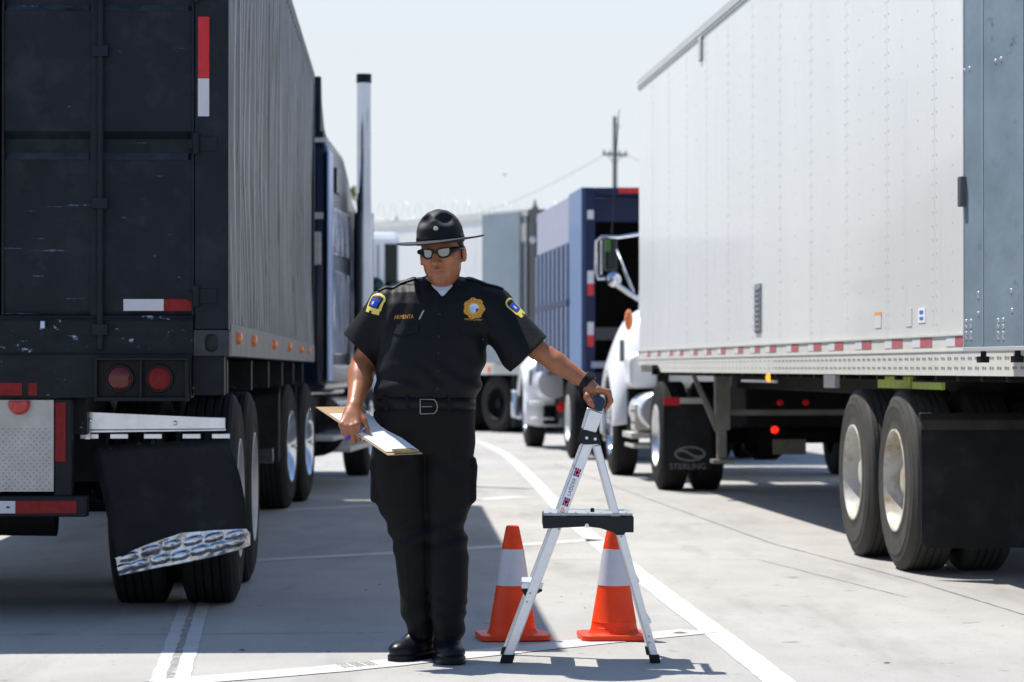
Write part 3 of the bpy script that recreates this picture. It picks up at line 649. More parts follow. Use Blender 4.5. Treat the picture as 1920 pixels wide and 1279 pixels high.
# open door
dz0, dz1 = 1.27, 4.0
free = Vector(((1822 - 960) * 13.40 / F, 13.40, 0)); hinge = Vector((2.40, 12.18, 0))
mw = Matrix.Translation(C0) @ Matrix.Rotation(hdC, 4, 'Z'); inv = mw.inverted(); fl_, hl_ = inv @ free, inv @ hinge
dd = (fl_ - hl_); Ld = dd.length; an = math.atan2(dd.y, dd.x)
dr = MB(); dr.box(0, Ld, 0.0, .035, dz0, dz1); do = dr.build('rear_door', M['door_inner'], wt, bevel=.003); do.location = (hl_.x, hl_.y, 0); do.rotation_euler = (0, 0, an)
mb = MB(); mb.box(Ld, Ld + .012, -.005, .04, dz0 - .01, dz1 + .01); mb.box(0, Ld + .012, -.005, .04, dz0 - .02, dz0 - .001); mb.build('door_edging', mat('pale aluminium edging', (.55, .56, .57), .4, .3), do, bevel=.002)
mb = MB(); mb.box(Ld - .29, Ld - .272, .0355, .038, dz0 + .01, dz1 - .01); mb.box(Ld - .86, Ld - .85, .0355, .038, dz0 + .01, dz1 - .01); mb.build('door_seam', mat('pale seam', (.30, .35, .38), .4, .3), do, smooth=False)
mb = MB()
def riv(px, py):
    u = (1923 - px) * 0 ; t = (px - 1810) / 77.0 * 1.0
    return t
def dpt(px, py):    # pixel on the door -> (distance from free edge, height)
    best = None
    for k in range(201):
        s_ = Ld * k / 200; p = hinge.lerp(free, s_ / Ld); x_ = 960 + F * p.x / p.y
        if best is None or abs(x_ - px) < best[0]: best = (abs(x_ - px), s_, p.y)
    return best[1], H + (HOR - py) * best[2] / F
for px, py in ((1822, 132), (1832, 128), (1881, 114), (1892, 110), (1848, 550), (1848, 556), (1910, 545), (1848, 588), (1912, 582), (1825, 603), (1834, 602), (1885, 601), (1895, 600), (1825, 612), (1834, 611), (1885, 612), (1895, 612), (1825, 625), (1834, 625), (1885, 625), (1895, 625), (1825, 633), (1834, 633), (1885, 633), (1895, 633)):
    s_, zz = dpt(px, py); mb.lathe([(0.035, .011), (.039, .010), (.041, .006), (.041, .0004)], (s_, 0, zz), 'y', 10)
mb.build('door_rivets', M['alu'], do)
mb = MB(); s_, za = dpt(1812, 388); _, zb = dpt(1812, 331); mb.box(Ld - .03, Ld + .020, .03, .065, za, zb); mb.box(Ld + .012, Ld + .022, -.01, .03, za + .02, zb - .02)
mb.build('door_handle', mat('dark grey handle', (.10, .105, .11), .45, .2), do, bevel=.012)
for px in (1844, 1908):
    s_, _ = dpt(px, 600); mb = MB(); mb.tube([(s_, .0, dz0 + .02), (s_, .0, dz0 - .075)], .014, 10); mb.box(s_ - .03, s_ + .03, -.02, .025, dz0 - .075, dz0 - .045); mb.build('lock_cam', M['black_steel'], do, bevel=.003)
# bogie
mb = MB(); mb.box(.70, .85, .4, LC - 2, .98, 1.22); mb.box(WC - .85, WC - .70, .4, LC - 2, .98, 1.22); mb.box(.5, WC - .5, 2.3, 2.5, .75, 1.0); mb.box(.4, WC - .4, .25, .35, .95, 1.1)
for k in range(30): mb.box(.05, WC - .05, .4 + k * .52, .47 + k * .52, 1.10, 1.22)
for Za in (16.1, 17.33):
    mb.tube([(.3, yC(Za), .53), (WC - .3, yC(Za), .53)], .065, 12); mb.lathe([(-.1, .13), (.1, .13)], (.75, yC(Za) + .3, .62), 'x', 16, caps=True)
mb.box(.62, .98, yC(15.2), yC(18.3), .80, .98); mb.box(WC - .98, WC - .62, yC(15.2), yC(18.3), .80, .98)
mb.build('bogie_frame', M['dark_under'], wt, bevel=.008)
for Za in (16.1, 17.33): axle_pair(wt, 0.02, WC - .02, yC(Za), rim=M['cream_rim'], tyre=M['rubber_grey'])
ym = yC(15.38)
def mx(px): return (inv @ Vector(((px - 960) * 15.38 / F, 15.38, 0))).x
mb = MB(); x0 = mx(1727); z0, z1 = zt(1028, 15.38), zt(778, 15.38); n = 6; pl = []
for k in range(7): t = math.pi + math.pi / 2 * k / 6; pl.append((x0 + .04 + .04 * math.cos(t), z0 + .04 + .04 * math.sin(t)))
pl += [(x0 + .62, z0), (x0 + .62, z1), (x0, z1)]
mb.prism(pl, 'y', ym - .005, ym + .005); f1 = mb.build('mud_flap', M['flap'], wt)
mb = MB(); mb.box(x0 + .0, x0 + .64, ym - .02, ym - .006, zt(806, 15.38), zt(787, 15.38)); mb.build('flap_strip', mat('brown black strip', (.05, .047, .04), .7, 0, .3, 10), f1, bevel=.002)
mb = MB(); mb.box(x0 - .01, WC * .5, ym - .03, ym + .02, zt(787, 15.38), zt(774, 15.38)); mb.build('flap_hanger', M['black_steel'], wt, bevel=.005)
mb = MB(); mb.prism([(a + (WC - .64 - 2 * x0 + .0) * 1.0, b_) for a, b_ in pl], 'y', ym - .005, ym + .005); mb.build('mud_flap', M['flap'], wt)
yL = yC(24.6); mb = MB()
for xx in (.24, WC - .38):
    mb.box(xx, xx + .13, yL, yL + .13, .62, 1.2); mb.box(xx + .02, xx + .10, yL + .02, yL + .11, .36, .62); mb.box(xx - .03, xx + .16, yL - .03, yL + .16, .325, .36)
mb.prism([(.24, .60), (.02, 1.12), (.06, 1.12), (.28, .66)], 'y', yL + .02, yL + .05); mb.box(.37, WC - .38, yL + .05, yL + .09, .75, .80)
mb.build('landing_gear', mat('grimy grey leg', (.17, .165, .15), .6, .2, .3, 8), wt, bevel=.006)
yg = yC(14.9); mb = MB(); a = yC(16.0); mb.box(.09, .11, a - .0, yC(16.9), 1.05, 1.12); mb.box(.09, .11, yC(15.2), a - .06, 1.05, 1.09)
mb.build('permit_tag', M['green_sticker'], wt, smooth=False)
for q_ in ((.04, .06, yC(20.3), yC(21.9), 1.06, 1.08), (.04, .07, yC(18.0), yC(18.4), 1.04, 1.125)): mb = MB(); mb.box(*q_); mb.build('rail_bracket', M['alu'], wt)
mb = MB(); mb.lathe([(0, .035), (-.02, .03), (-.03, .0005)], (.04, yC(20.55), 1.10), 'x', 14); mb.build('marker_lamp', M['lit_amber'], wt)

# ---------------------------------------------------------------- D: white day-cab tractor under the box trailer
D0 = C0 + Matrix.Rotation(hdC, 3, 'Z') @ Vector((0, yC(26.8), 0))
dt = thing('truck_tractor', 'white tractor with chrome mirror arm and black mud flap under the box trailer', 'truck', D0, hdC)
mb = MB(); mb.box(.88, .98, -1.0, 6.2, .72, .98); mb.box(1.6, 1.7, -1.0, 6.2, .72, .98); mb.box(.8, 1.8, -.6, .6, .98, 1.12); mb.tube([(.3, 0, .52), (2.3, 0, .52)], .08, 12); mb.lathe([(-.22, .12), (-.1, .22), (.1, .22), (.22, .12)], (1.05, 0, .50), 'x', 20, caps=True)
mb.box(.7, 1.9, -1.05, -.95, .62, 1.05); mb.build('chassis_frame', M['dark_under'], dt, bevel=.01)
axle_pair(dt, -.02, WC - .0, 0, rim=mat('polished rim', (.72, .73, .75), .3, .8), tyre=M['rubber'])
def dinv(px, py, Z): return (Matrix.Translation(D0) @ Matrix.Rotation(hdC, 4, 'Z')).inverted() @ W(px, py, Z)
for px, py, mm, rr in ((1463, 755, 'dim_red', .027), (1511, 755, 'dim_red', .027), (1453, 806, 'lit_red', .034)):
    p = dinv(px, py, 25.6); mb = MB(); mb.lathe([(.03, rr), (0, rr), (-.015, rr * .6), (-.018, .0005)], p, 'y', 16); mb.build('tail_lamp', M[mm], dt)
p = dinv(1480, 838, 25.6); mb = MB(); mb.box(p.x - .155, p.x + .155, p.y, p.y + .01, p.z - .07, p.z + .07); mb.build('number_plate', mat('dusty plate', (.16, .15, .12), .6, 0, .2, 20), dt, bevel=.005)
Zfl = 26.05; a = dinv(1244, 745, Zfl); b_ = dinv(1334, 880, Zfl); mb = MB(); mb.box(a.x, b_.x, a.y, a.y + .012, b_.z, a.z); ff = mb.build('mud_flap', M['flap'], dt, bevel=.003)
c_ = dinv(1275, 745, Zfl); d_ = dinv(1325, 760, Zfl); mb = MB(); mb.box(a.x, c_.x, a.y - .008, a.y, d_.z, a.z); mb.build('red_reflector', M['red'], ff, smooth=False)
mb = MB(); mb.box(c_.x, d_.x, a.y - .008, a.y, d_.z + .015, a.z - .005); mb.build('white_reflector', M['alu_dull'], ff, smooth=False)
# oval emblem with an s-shaped band and lettering below
em = mat('pale grey print', (.16, .165, .17), .6); oc = dinv(1294, 851, Zfl); mb = MB()
def orb(rx, rz, r2x, r2z, n=32):
    for k in range(n):
        t, t2 = 2 * math.pi * k / n, 2 * math.pi * (k + 1) / n; y_ = a.y - .003
        mb.quad((oc.x + rx * math.cos(t), y_, oc.z + rz * math.sin(t)), (oc.x + rx * math.cos(t2), y_, oc.z + rz * math.sin(t2)), (oc.x + r2x * math.cos(t2), y_, oc.z + r2z * math.sin(t2)), (oc.x + r2x * math.cos(t), y_, oc.z + r2z * math.sin(t)))
orb(.148, .070, .128, .054)
pr = None
for k in range(15):
    u = -1 + 2 * k / 14; z_ = oc.z + .030 * math.sin(-u * 2.4); x_ = oc.x + u * .115; c = ((x_, a.y - .003, z_ + .011), (x_, a.y - .003, z_ - .011))
    if pr: mb.quad(pr[0], c[0], c[1], pr[1])
    pr = c
mb.build('emblem', em, ff, smooth=False)
tp = dinv(1294, 875, Zfl); text_mesh('flap_lettering', 'STERLING', .075, em, ff, (tp.x - .02, a.y - .002, tp.z + .0), xs=1.05)
# cab, mostly hidden behind the trailer
mb = MB(); y0 = yC(29.4) - yC(26.8)
mb.prism([(y0, .95), (y0, 2.75), (y0 + .1, 2.85), (y0 + 1.2, 2.85), (y0 + 1.65, 2.0), (y0 + 1.7, .95)], 'x', .32, WC - .32)
mb.build('cab', M['white_cab'], dt, bevel=.08, bseg=3)
mb = MB(); mb.prism([(y0 + 1.7, .9), (y0 + 1.7, 1.95), (y0 + 3.4, 1.7), (y0 + 3.6, 1.4), (y0 + 3.6, .8)], 'x', .38, WC - .38); mb.build('hood', M['white_cab'], dt, bevel=.1, bseg=4)
# fender: arch around the steer wheel, outside face at x=-0.07
yw = yC(30.5) - yC(26.8)
def fender(xo, s):
    mb = MB(); n = 14; rows = []
    for k in range(n + 1):
        t = math.radians(2 + 186 * k / n); r0, r1 = .60, .66
        cy, cz = -math.cos(t), math.sin(t)
        rows.append([(xo + s * .03, yw + cy * (r0 - .02), .52 + cz * (r0 - .02)), (xo, yw + cy * (r0 + .01), .52 + cz * (r0 + .01)), (xo + s * .005, yw + cy * (r0 + .06), .52 + cz * (r0 + .08)),
                     (xo + s * .09, yw + cy * (r0 + .12), .52 + cz * (r0 + .34)), (xo + s * .20, yw + cy * (r0 + .12), .52 + cz * (r0 + .62)), (xo + s * .46, yw + cy * (r0 + .12), .52 + cz * (r0 + .74))])
    m_ = len(rows[0]); mb.v = [p for r in rows for p in r]
    for k in range(n):
        for j in range(m_ - 1): q = k * m_ + j; mb.f.append((q, q + 1, q + m_ + 1, q + m_)); mb.m.append(0)
    o = mb.build('fender', M['white_cab'], dt, solid=.03, ang=60); md = o.modifiers.new('s', 'SUBSURF'); md.levels = md.render_levels = 2
fender(-.09, 1); fender(WC + .09, -1)
wheel(dt, -.06, yw, -1, rim=M['chrome'], dish=.03); wheel(dt, WC + .06, yw, 1, rim=M['chrome'], dish=.03)
mb = MB(); mb.prism([(.0, 1.28), (.16, 1.36), (.34, 1.30), (.36, .98), (.28, .95), (.02, .97)], 'y', y0 - .2, y0 + .35); mb.build('cab_step_fairing', M['white_cab'], dt, bevel=.05, bseg=3)
mb = MB(); mb.tube([(.24, y0 - .9, .72), (.24, y0 + .2, .72)], .20, 20); mb.build('fuel_tank', M['alu'], dt, bevel=.02)
mb = MB(); mb.box(-.02, .32, y0 - .6, y0 + .2, .44, .50); mb.box(.0, .30, y0 - .62, y0 + .18, .34, .38); mb.build('step', M['alu_dull'], dt, bevel=.008)
mb = MB(); mb.box(.30, .42, y0 - .25, y0 + .9, .5, 1.25); mb.box(.05, .30, y0 + .22, y0 + .5, .5, .95); mb.build('gap_shade_box', M['dark_under'], dt)  # solid dark boxes: shade of the gap beside the cab as colour
mb = MB(); mb.box(.02, .26, y0 - .58, y0 - .2, .52, .80); mb.build('battery_box', M['alu_dull'], dt, bevel=.015)
for zz in (.60, .72): mb = MB(); mb.box(.015, .02, y0 - .57, y0 - .21, zz, zz + .012); mb.build('box_strap', M['black_steel'], dt)
mb = MB(); mb.prism([(yw + .35, .35), (yw + .75, .35), (yw + .78, .78), (yw + .62, .80), (yw + .50, .62)], 'x', -.06, .12); mb.build('bumper_end', M['chrome'], dt, bevel=.03)
q = dinv(1166, 655, 29.6); mb = MB(); mb.box(q.x - .025, q.x + .025, q.y - .04, q.y, q.z - .13, q.z + .10); mb.build('hood_shadow_block', mat('grey shadow block', (.16, .18, .18), .5), dt, bevel=.01)  # shadow mark on the hood side, put in as a grey block
q = dinv(1179, 600, 29.3); mb = MB(); mb.lathe([(.04, .03), (.03, .075), (0, .09), (-.03, .075), (-.04, .03)], q, 'y', 18, caps=True); mb.v = [(q.x + (x - q.x) * .5, y, q.z + (z - q.z) * 1.25) for x, y, z in mb.v]; mb.build('turn_lamp', M['amber'], dt)
Zm = 31.0; pt = lambda px, py, dz=0: dinv(px, py, Zm + dz)
mb = MB()
mb.tube([pt(1215, 436), pt(1160, 445), pt(1128, 444), pt(1118, 452), pt(1117, 510), pt(1122, 523), pt(1135, 522)], .018, 8)
mb.tube([pt(1127, 450), pt(1127, 515)], .012, 8); mb.tube([pt(1155, 468), pt(1188, 548)], .016, 8); mb.tube([pt(1140, 522), pt(1165, 540), pt(1205, 566)], .028, 8)
mi = mb.build('mirror_arm', M['chrome'], dt)
a, b_ = pt(1134, 442), pt(1158, 508); mb = MB(); mb.box(a.x, b_.x, a.y - .02, a.y + .07, b_.z, a.z); mb.build('mirror', [M['glass_dark']], dt, bevel=.03, bseg=3)
a, b_ = pt(1135, 448), pt(1144, 472); mb = MB(); mb.box(a.x, b_.x, a.y - .026, a.y - .021, b_.z, a.z); mb.build('painted_mirror_reflection', mat('green reflection colour', (.06, .16, .03), .3), dt, bevel=.01)  # green reflection in the mirror, put in as a coloured plate
q = pt(1151, 524); mb = MB(); mb.lathe([(-.03, .0005), (-.025, .05), (0, .085), (.04, .06), (.06, .0005)], q, 'y', 18); mb.build('convex_mirror', M['chrome'], dt)
mb = MB(); mb.tube([pt(1147, 444), pt(1153, 330), pt(1161, 205)], [.008, .006, .004], 6); mb.build('antenna', M['black_plastic'], dt)

# ---------------------------------------------------------------- E: blue stake-body truck beyond
hdE = math.atan(0.0886); ZE = 34.5
E0 = Vector(((1110 - 960) * ZE / F - .09, ZE, 0)); et = thing('stake_truck', 'blue stake body truck with open empty back and white cab', 'truck', E0, hdE)
def ie(px, py, Z): return (Matrix.Translation(E0) @ Matrix.Rotation(hdE, 4, 'Z')).inverted() @ W(px, py, Z)
ZtE, ZbE, LE, WE = 3.41, 1.12, 5.8, 2.35
mb = MB(); mb.box(0, .13, -.02, .10, ZbE, ZtE); mb.box(WE - .13, WE, -.02, .10, ZbE, ZtE); mb.box(.13, WE - .13, -.02, .10, ZtE - .10, ZtE); mb.box(0, WE, -.02, .10, ZbE - .28, ZbE)
mb.box(.13, WE - .13, .1, .4, ZtE - .42, ZtE - .12)
mb.build('rear_frame', M['blue_dark'], et, bevel=.01)
mb = MB(); mb.box(-.03, .03, .10, 1.55, ZbE - .04, ZtE + .01); mb.build('side_panel', M['blue_truck'], et, bevel=.01)
mb = MB(); mb.box(-.03, -.005, 1.55, LE, ZtE - .62, ZtE - .02); mb.build('banner', M['tarp'], et, bevel=.01)
mb = MB(); k = 0; y = 1.62
mb.box(.0, .02, 1.55, LE, ZbE, ZtE - .62); mb.box(-.055, -.03, 1.55, LE, 1.98, 2.06)
mb.build('side_sheet', M['blue_dark'], et, bevel=.004)
mb = MB()
while y < LE - .2: mb.box(-.05, .0, y, y + .26, ZbE, ZtE - .63); y += .56
mb.build('stakes', M['slat_light'], et, bevel=.008)
mb = MB(); mb.box(WE - .03, WE, .1, LE, ZbE, ZtE); mb.box(.03, WE - .03, LE - .05, LE, ZbE, ZtE); mb.box(.03, WE - .03, .1, LE - .05, ZbE - .05, ZbE); mb.box(.03, WE - .03, .4, LE - .05, ZtE - .03, ZtE); mb.build('inner_body', M['black_steel'], et)
mb = MB(); mb.box(.20, 1.5, 3.2, 3.3, 1.55, 1.72); mb.build('load_bar', mat('grey bar', (.4, .4, .42), .6), et)
mb = MB(); a = ie(1160, 352, ZE); mb.box(a.x, WE - .2, -.05, -.02, ZtE - .07, ZtE); mb.build('top_reflector', M['red'], et)
for py0, py1, mm in ((394, 411, 'white_tape'), (508, 532, 'white_tape'), (532, 554, 'red'), (604, 628, 'white_tape'), (628, 650, 'red')):
    mb = MB(); mb.box(.03, .11, -.025, -.02, zt(py1, ZE), zt(py0, ZE)); mb.build('reflector', M[mm], et)
mb = MB(); a = ie(1108, 678, ZE); b_ = ie(1150, 690, ZE); mb.box(a.x, b_.x + .5, -.03, -.02, b_.z, a.z); mb.build('sill_strip', M['tarp'], et)
mb = MB(); mb.box(.7, .82, -.1, 7.5, .6, .9); mb.box(1.5, 1.62, -.1, 7.5, .6, .9); mb.tube([(.3, 1.5, .5), (2.0, 1.5, .5)], .08, 10); mb.box(.2, 2.1, -.1, .0, .4, .85); mb.lathe([(-.2, .25), (.2, .25)], (.5, 4.0, .65), 'x', 18, caps=True); mb.build('chassis_frame', M['dark_under'], et)
axle_pair(et, -.05, WE + .05, 1.5, rim=mat('pale rim', (.6, .6, .57), .4, .2))
mb = MB(); mb.box(.2, WE - .2, LE + .1, LE + 1.8, .8, 2.75); mb.build('cab', M['white_cab'], et, bevel=.1, bseg=3)
yw2 = 6.9
mb = MB(); n = 12; rows = []
for k in range(n + 1):
    t = math.radians(-12 + 200 * k / n); cy, cz = -math.cos(t), math.sin(t)
    rows.append([(-.12, yw2 + cy * .58, .5 + cz * .58), (-.16, yw2 + cy * .62, .5 + cz * .63), (-.14, yw2 + cy * .68, .5 + cz * .72), (.02, yw2 + cy * .70, .5 + cz * .90), (.4, yw2 + cy * .70, .5 + cz * .96)])
mb.v = [p for r in rows for p in r]
for k in range(n):
    for j in range(4): q = k * 5 + j; mb.f.append((q, q + 1, q + 6, q + 5)); mb.m.append(0)
mb.build('fender', M['white_cab'], et, solid=.03, ang=60)
mb = MB(); mb.prism([(-.12, .62), (-.18, .9), (-.12, 1.18), (.05, 1.28), (.3, 1.28), (.3, .62)], 'y', yw2 - .95, yw2 - .6); mb.build('step_fairing', M['white_cab'], et, bevel=.06, bseg=3)
mb = MB(); mb.box(.1, .3, yw2 - .95, yw2 - .55, .35, .62); mb.box(.25, .5, yw2 - 2.2, yw2 - .8, .45, 1.1); mb.build('gap_shade_box', M['dark_under'], et)  # shade behind the fender, put in as solid dark boxes
for zz in (.42, .66): mb = MB(); mb.box(-.12, .2, yw2 - 1.35, yw2 - .98, zz, zz + .035); mb.build('step', M['alu'], et, bevel=.01)
mb = MB(); mb.box(-.125, -.1, yw2 - .96, yw2 - .90, .92, 1.14); mb.build('vent', M['black_plastic'], et)
mb = MB(); mb.prism([(yw2 + .4, .42), (yw2 + .8, .42), (yw2 + .8, .85), (yw2 + .55, .82)], 'x', -.24, .1); mb.build('bumper_end', M['chrome'], et, bevel=.03)
mb = MB(); mb.tube([(.12, yw2 - 2.0, .95), (.12, yw2 - 1.1, .95)], .22, 18); mb.build('fuel_tank', M['alu'], et)
mb = MB(); mb.lathe([(.0, .07), (-.03, .0005)], (.2, yw2 - 2.3, .62), 'y', 14); mb.build('marker_lamp', M['dim_red'], et)
wheel(et, -.1, yw2, -1, rim=M['chrome'], dish=.04); wheel(et, WE + .1, yw2, 1, rim=M['chrome'], dish=.04)

# ---------------------------------------------------------------- F: far white trailer turned to the left, door folded open
ZF = 49.5; F0 = Vector(((990 - 960) * ZF / F, ZF, 0)); hdF = math.atan2(3.0, 4.8)
ft = thing('box_trailer', 'distant white box trailer behind the hat with grey door folded back', 'trailer', F0, hdF)
mb = MB(); mb.box(0, 2.5, 0.05, 15.5, 1.22, 3.98); mb.build('body', M['white_paint'], ft, bevel=.02)
mb = MB(); mb.box(-.02, .0, 0, 15.5, 3.88, 4.0); mb.box(-.02, .0, 0, 15.5, 1.05, 1.24); mb.build('rails', M['cream_rail'], ft)
mb = MB(); mb.box(-.12, -.08, .1, 1.38, 1.26, 3.96); mb.build('rear_door', mat('blue grey door', (.23, .275, .305), .5, 0, .12, 1.5), ft, bevel=.01)
mb = MB(); mb.box(0, 2.5, -.03, .05, 1.05, 3.98); mb.build('rear_shade_sheet', mat('inside shade colour', (.03, .03, .03), .8), ft)  # closed dark sheet: the shaded inside is put into its colour
mb = MB(); mb.box(.0, .12, -.06, -.03, 1.05, 4.0); mb.box(2.38, 2.5, -.06, -.03, 1.05, 4.0); mb.box(.12, 2.38, -.06, -.03, 3.75, 4.0); mb.box(.12, 2.38, -.06, -.03, 1.05, 1.25); mb.build('rear_frame', mat('grey brown frame', (.16, .155, .14), .6), ft)
mb = MB(); mb.lathe([(0, .07), (-.03, .0005)], (.05, -.07, 3.45), 'y', 12); mb.build('rear_lamp', M['white_tape'], ft)
mb = MB(); mb.lathe([(0, .07), (-.03, .0005)], (-.02, 1.3, 1.15), 'x', 12); mb.build('marker_lamp', M['amber'], ft)
mb = MB(); mb.box(.3, 2.2, .3, 6, .5, 1.05); mb.build('bogie_frame', M['dark_under'], ft)
for yy in (1.1, 2.35): axle_pair(ft, -.0, 2.5, yy, tyre=M['rubber'], rim=M['dark_under'])  # shadow under the trailer put into the rims' dark colour
mb = MB(); mb.box(-.02, 2.4, .45, .5, .12, 1.05); mb.build('mud_flap', M['flap'], ft)

# ---------------------------------------------------------------- G: white cab truck seen left of the hat
ZG = 46.0; G0 = Vector(((750 - 960) * ZG / F, ZG, 0)); hdG = math.atan2(.45, .89)
gt = thing('delivery_truck', 'white truck with dark side window half hidden behind the chrome exhaust', 'truck', G0, hdG)
s_ = F / ZG
mb = MB(); mb.prism([(0, .7), (0, 3.3), (.1, 3.42), (1.6, 3.4), (2.1, 2.2), (2.9, 2.0), (3.0, 1.0), (3.0, .7)], 'x', -2.3, 0); mb.build('cab', M['white_cab'], gt, bevel=.06, bseg=3)
mb = MB(); mb.box(-.28, -.05, -.012, .0, 2.45, 3.22); mb.build('rear_window', M['glass_dark'], gt, bevel=.02)
mb = MB(); mb.box(-.42, -.38, -.014, .0, 1.3, 3.2); mb.box(-.56, -.54, -.014, .0, 1.3, 3.2); mb.build('door_seam', mat('grey seam', (.35, .36, .37), .5), gt)
mb = MB(); mb.lathe([(-.1, .06), (-.06, .17), (.05, .19), (.1, .12)], (-.12, -.25, 2.42), 'y', 18, caps=True); mb.tube([(-.12, -.2, 2.42), (-.3, .0, 2.35)], .02, 6); mb.build('mirror', mat('teal grey mirror', (.05, .10, .10), .15, .4), gt, bevel=.02)
mb = MB(); mb.box(-2.1, -.2, -2, 3, .5, .8); mb.build('chassis_frame', M['dark_under'], gt)
wheel(gt, 0, 2.3, 1); wheel(gt, -2.3, 2.3, -1); wheel(gt, 0, -1.6, 1); wheel(gt, -2.3, -1.6, -1)

# ---------------------------------------------------------------- razor wire fence, utility pole, tree, bird
ZW = 72.0
fe = thing('wire_fence', 'tall chain link fence topped with coiled razor wire behind the trucks', 'fence', (0, ZW, 0))
mb = MB()
for k in range(-5, 6): mb.tube([(k * 3.0, 0, 0), (k * 3.0, 0, 5.1)], .04, 6)
mb.tube([(-15, 0, 5.0), (15, 0, 5.0)], .025, 6); mb.build('posts', M['galv'], fe)
mb = MB(); pts = [];
x = -15.0; t = 0
while x < 15: pts.append((x, .24 * math.cos(t), 5.25 + .24 * math.sin(t) + .02 * math.sin(x * 3))); t += math.pi / 7; x += .32 / 14
mb.tube(pts, .006, 4, cap=False); mb.build('razor_coil', M['galv'], fe)
mb = MB()
for k in range(0, 120): 
    x = -15 + k * .25; mb.tube([(x, .02, .05), (x, .02, 5.0)], .004, 3, cap=False)
mb.build('wire_mesh', M['galv'], fe)
ZP = 140.0; px_ = (1153 - 960) * ZP / F
po = thing('utility_pole', 'slim grey utility pole with one crossarm rising behind the blue truck', 'utility pole', (px_, ZP, 0), R(35))
mb = MB(); mb.tube([(0, 0, 0), (0, 0, zt(218, ZP))], [.17, .10], 10); mb.build('pole', M['pole'], po)
za = zt(290, ZP); mb = MB(); mb.box(-.75, .75, -.05, .05, za - .06, za + .06); mb.tube([(-.5, 0, za), (0, 0, za - .5)], .025, 5); mb.tube([(.5, 0, za), (0, 0, za - .5)], .025, 5); mb.tube([(0, 0, zt(232, ZP)), (.35, 0, zt(238, ZP))], .03, 5); mb.build('crossarm', M['pole'], po, bevel=.01)
for xx in (-.68, -.3, .3, .68): mb = MB(); mb.lathe([(0, .04), (.08, .06), (.16, .03)], (xx, 0, za + .06), 'z', 8, caps=True); mb.build('insulator', M['pole'], po)
def wire(name, a, b_, sag, label, r=.014):
    mb = MB(); a, b_ = Vector(a), Vector(b_); mb.tube([a.lerp(b_, k / 24) - Vector((0, 0, sag * 4 * (k / 24) * (1 - k / 24))) for k in range(25)], r, 4, cap=False)
    return tag(mb.build(name, M['pole']), label, 'power line', 'power lines on the utility pole')
wire('power_line', W(1134, 290, ZP), W(760, 420, 230), 1.0, 'thin power line sagging left from the crossarm end')
wire('power_line', W(1176, 290, ZP), W(1480, 300, 130), 1.0, 'thin power line leaving the crossarm towards the right')
# distant pole top above the far trailer
sp = thing('lamp_post', 'tip of a small dark post above the far trailer roof', 'post', ((1003 - 960) * 110 / F, 110, 0))
mb = MB(); mb.tube([(0, 0, 0), (0, 0, zt(375, 110))], .05, 8); mb.lathe([(0, .16), (.12, .16), (.25, .07), (.4, .02)], (0, 0, zt(382, 110) - .3), 'z', 12, caps=True); mb.build('post', M['pole'], sp)
# tree, only the right-hand twigs show past the exhaust stack
ZTt = 66.0; tr = thing('tree', 'small green tree peeping out beside the chrome exhaust stack', 'tree', ((650 - 960) * ZTt / F, ZTt, 0))
mb = MB(); mb.tube([(0, 0, 0), (.05, 0, 1.5), (0, .05, 3.0), (.1, 0, 4.2)], [.14, .11, .08, .03], 8)
for k in range(12):
    a = k * 2.4; h_ = 2.3 + .16 * k; mb.tube([(.03, .02, h_), (.30 * math.cos(a), .30 * math.sin(a), h_ + .25), (.55 * math.cos(a), .55 * math.sin(a), h_ + .4)], [.035, .02, .008], 5)
mb.build('trunk', M['bark'], tr)
mb = MB(); rn = random.Random(5)
for k in range(2600):
    cl = rn.randrange(26); rc = random.Random(cl * 7 + 1); c = Vector((rc.gauss(0, .28), rc.gauss(0, .3), 3.7 + rc.gauss(0, .45)))
    p = c + Vector((rn.gauss(0, .11), rn.gauss(0, .11), rn.gauss(0, .10))); d = Vector((rn.gauss(0, 1), rn.gauss(0, 1), rn.gauss(0, 1))).normalized() * .05; e = d.orthogonal() * .5
    mb.quad(p - d, p + e, p + d, p - e)
mb.build('crown', M['leaf'], tr, smooth=False)
bq = W(946, 327, 60); mb = MB(); mb.prism([(-.12, .0), (-.03, .02), (.0, .0), (.03, .02), (.13, .01), (.02, -.02), (-.02, -.02)], 'y', -.03, .05); mb.tube([(0, -.08, 0), (0, .0, 0), (0, .1, 0)], [.008, .022, .008], 6)
mb.v = [(x * .45, y * .45, z * .6) for x, y, z in mb.v]; o = mb.build('bird', M['bird']); o.location = bq; tag(o, 'tiny dark bird flying in the pale sky above the fence', 'bird')
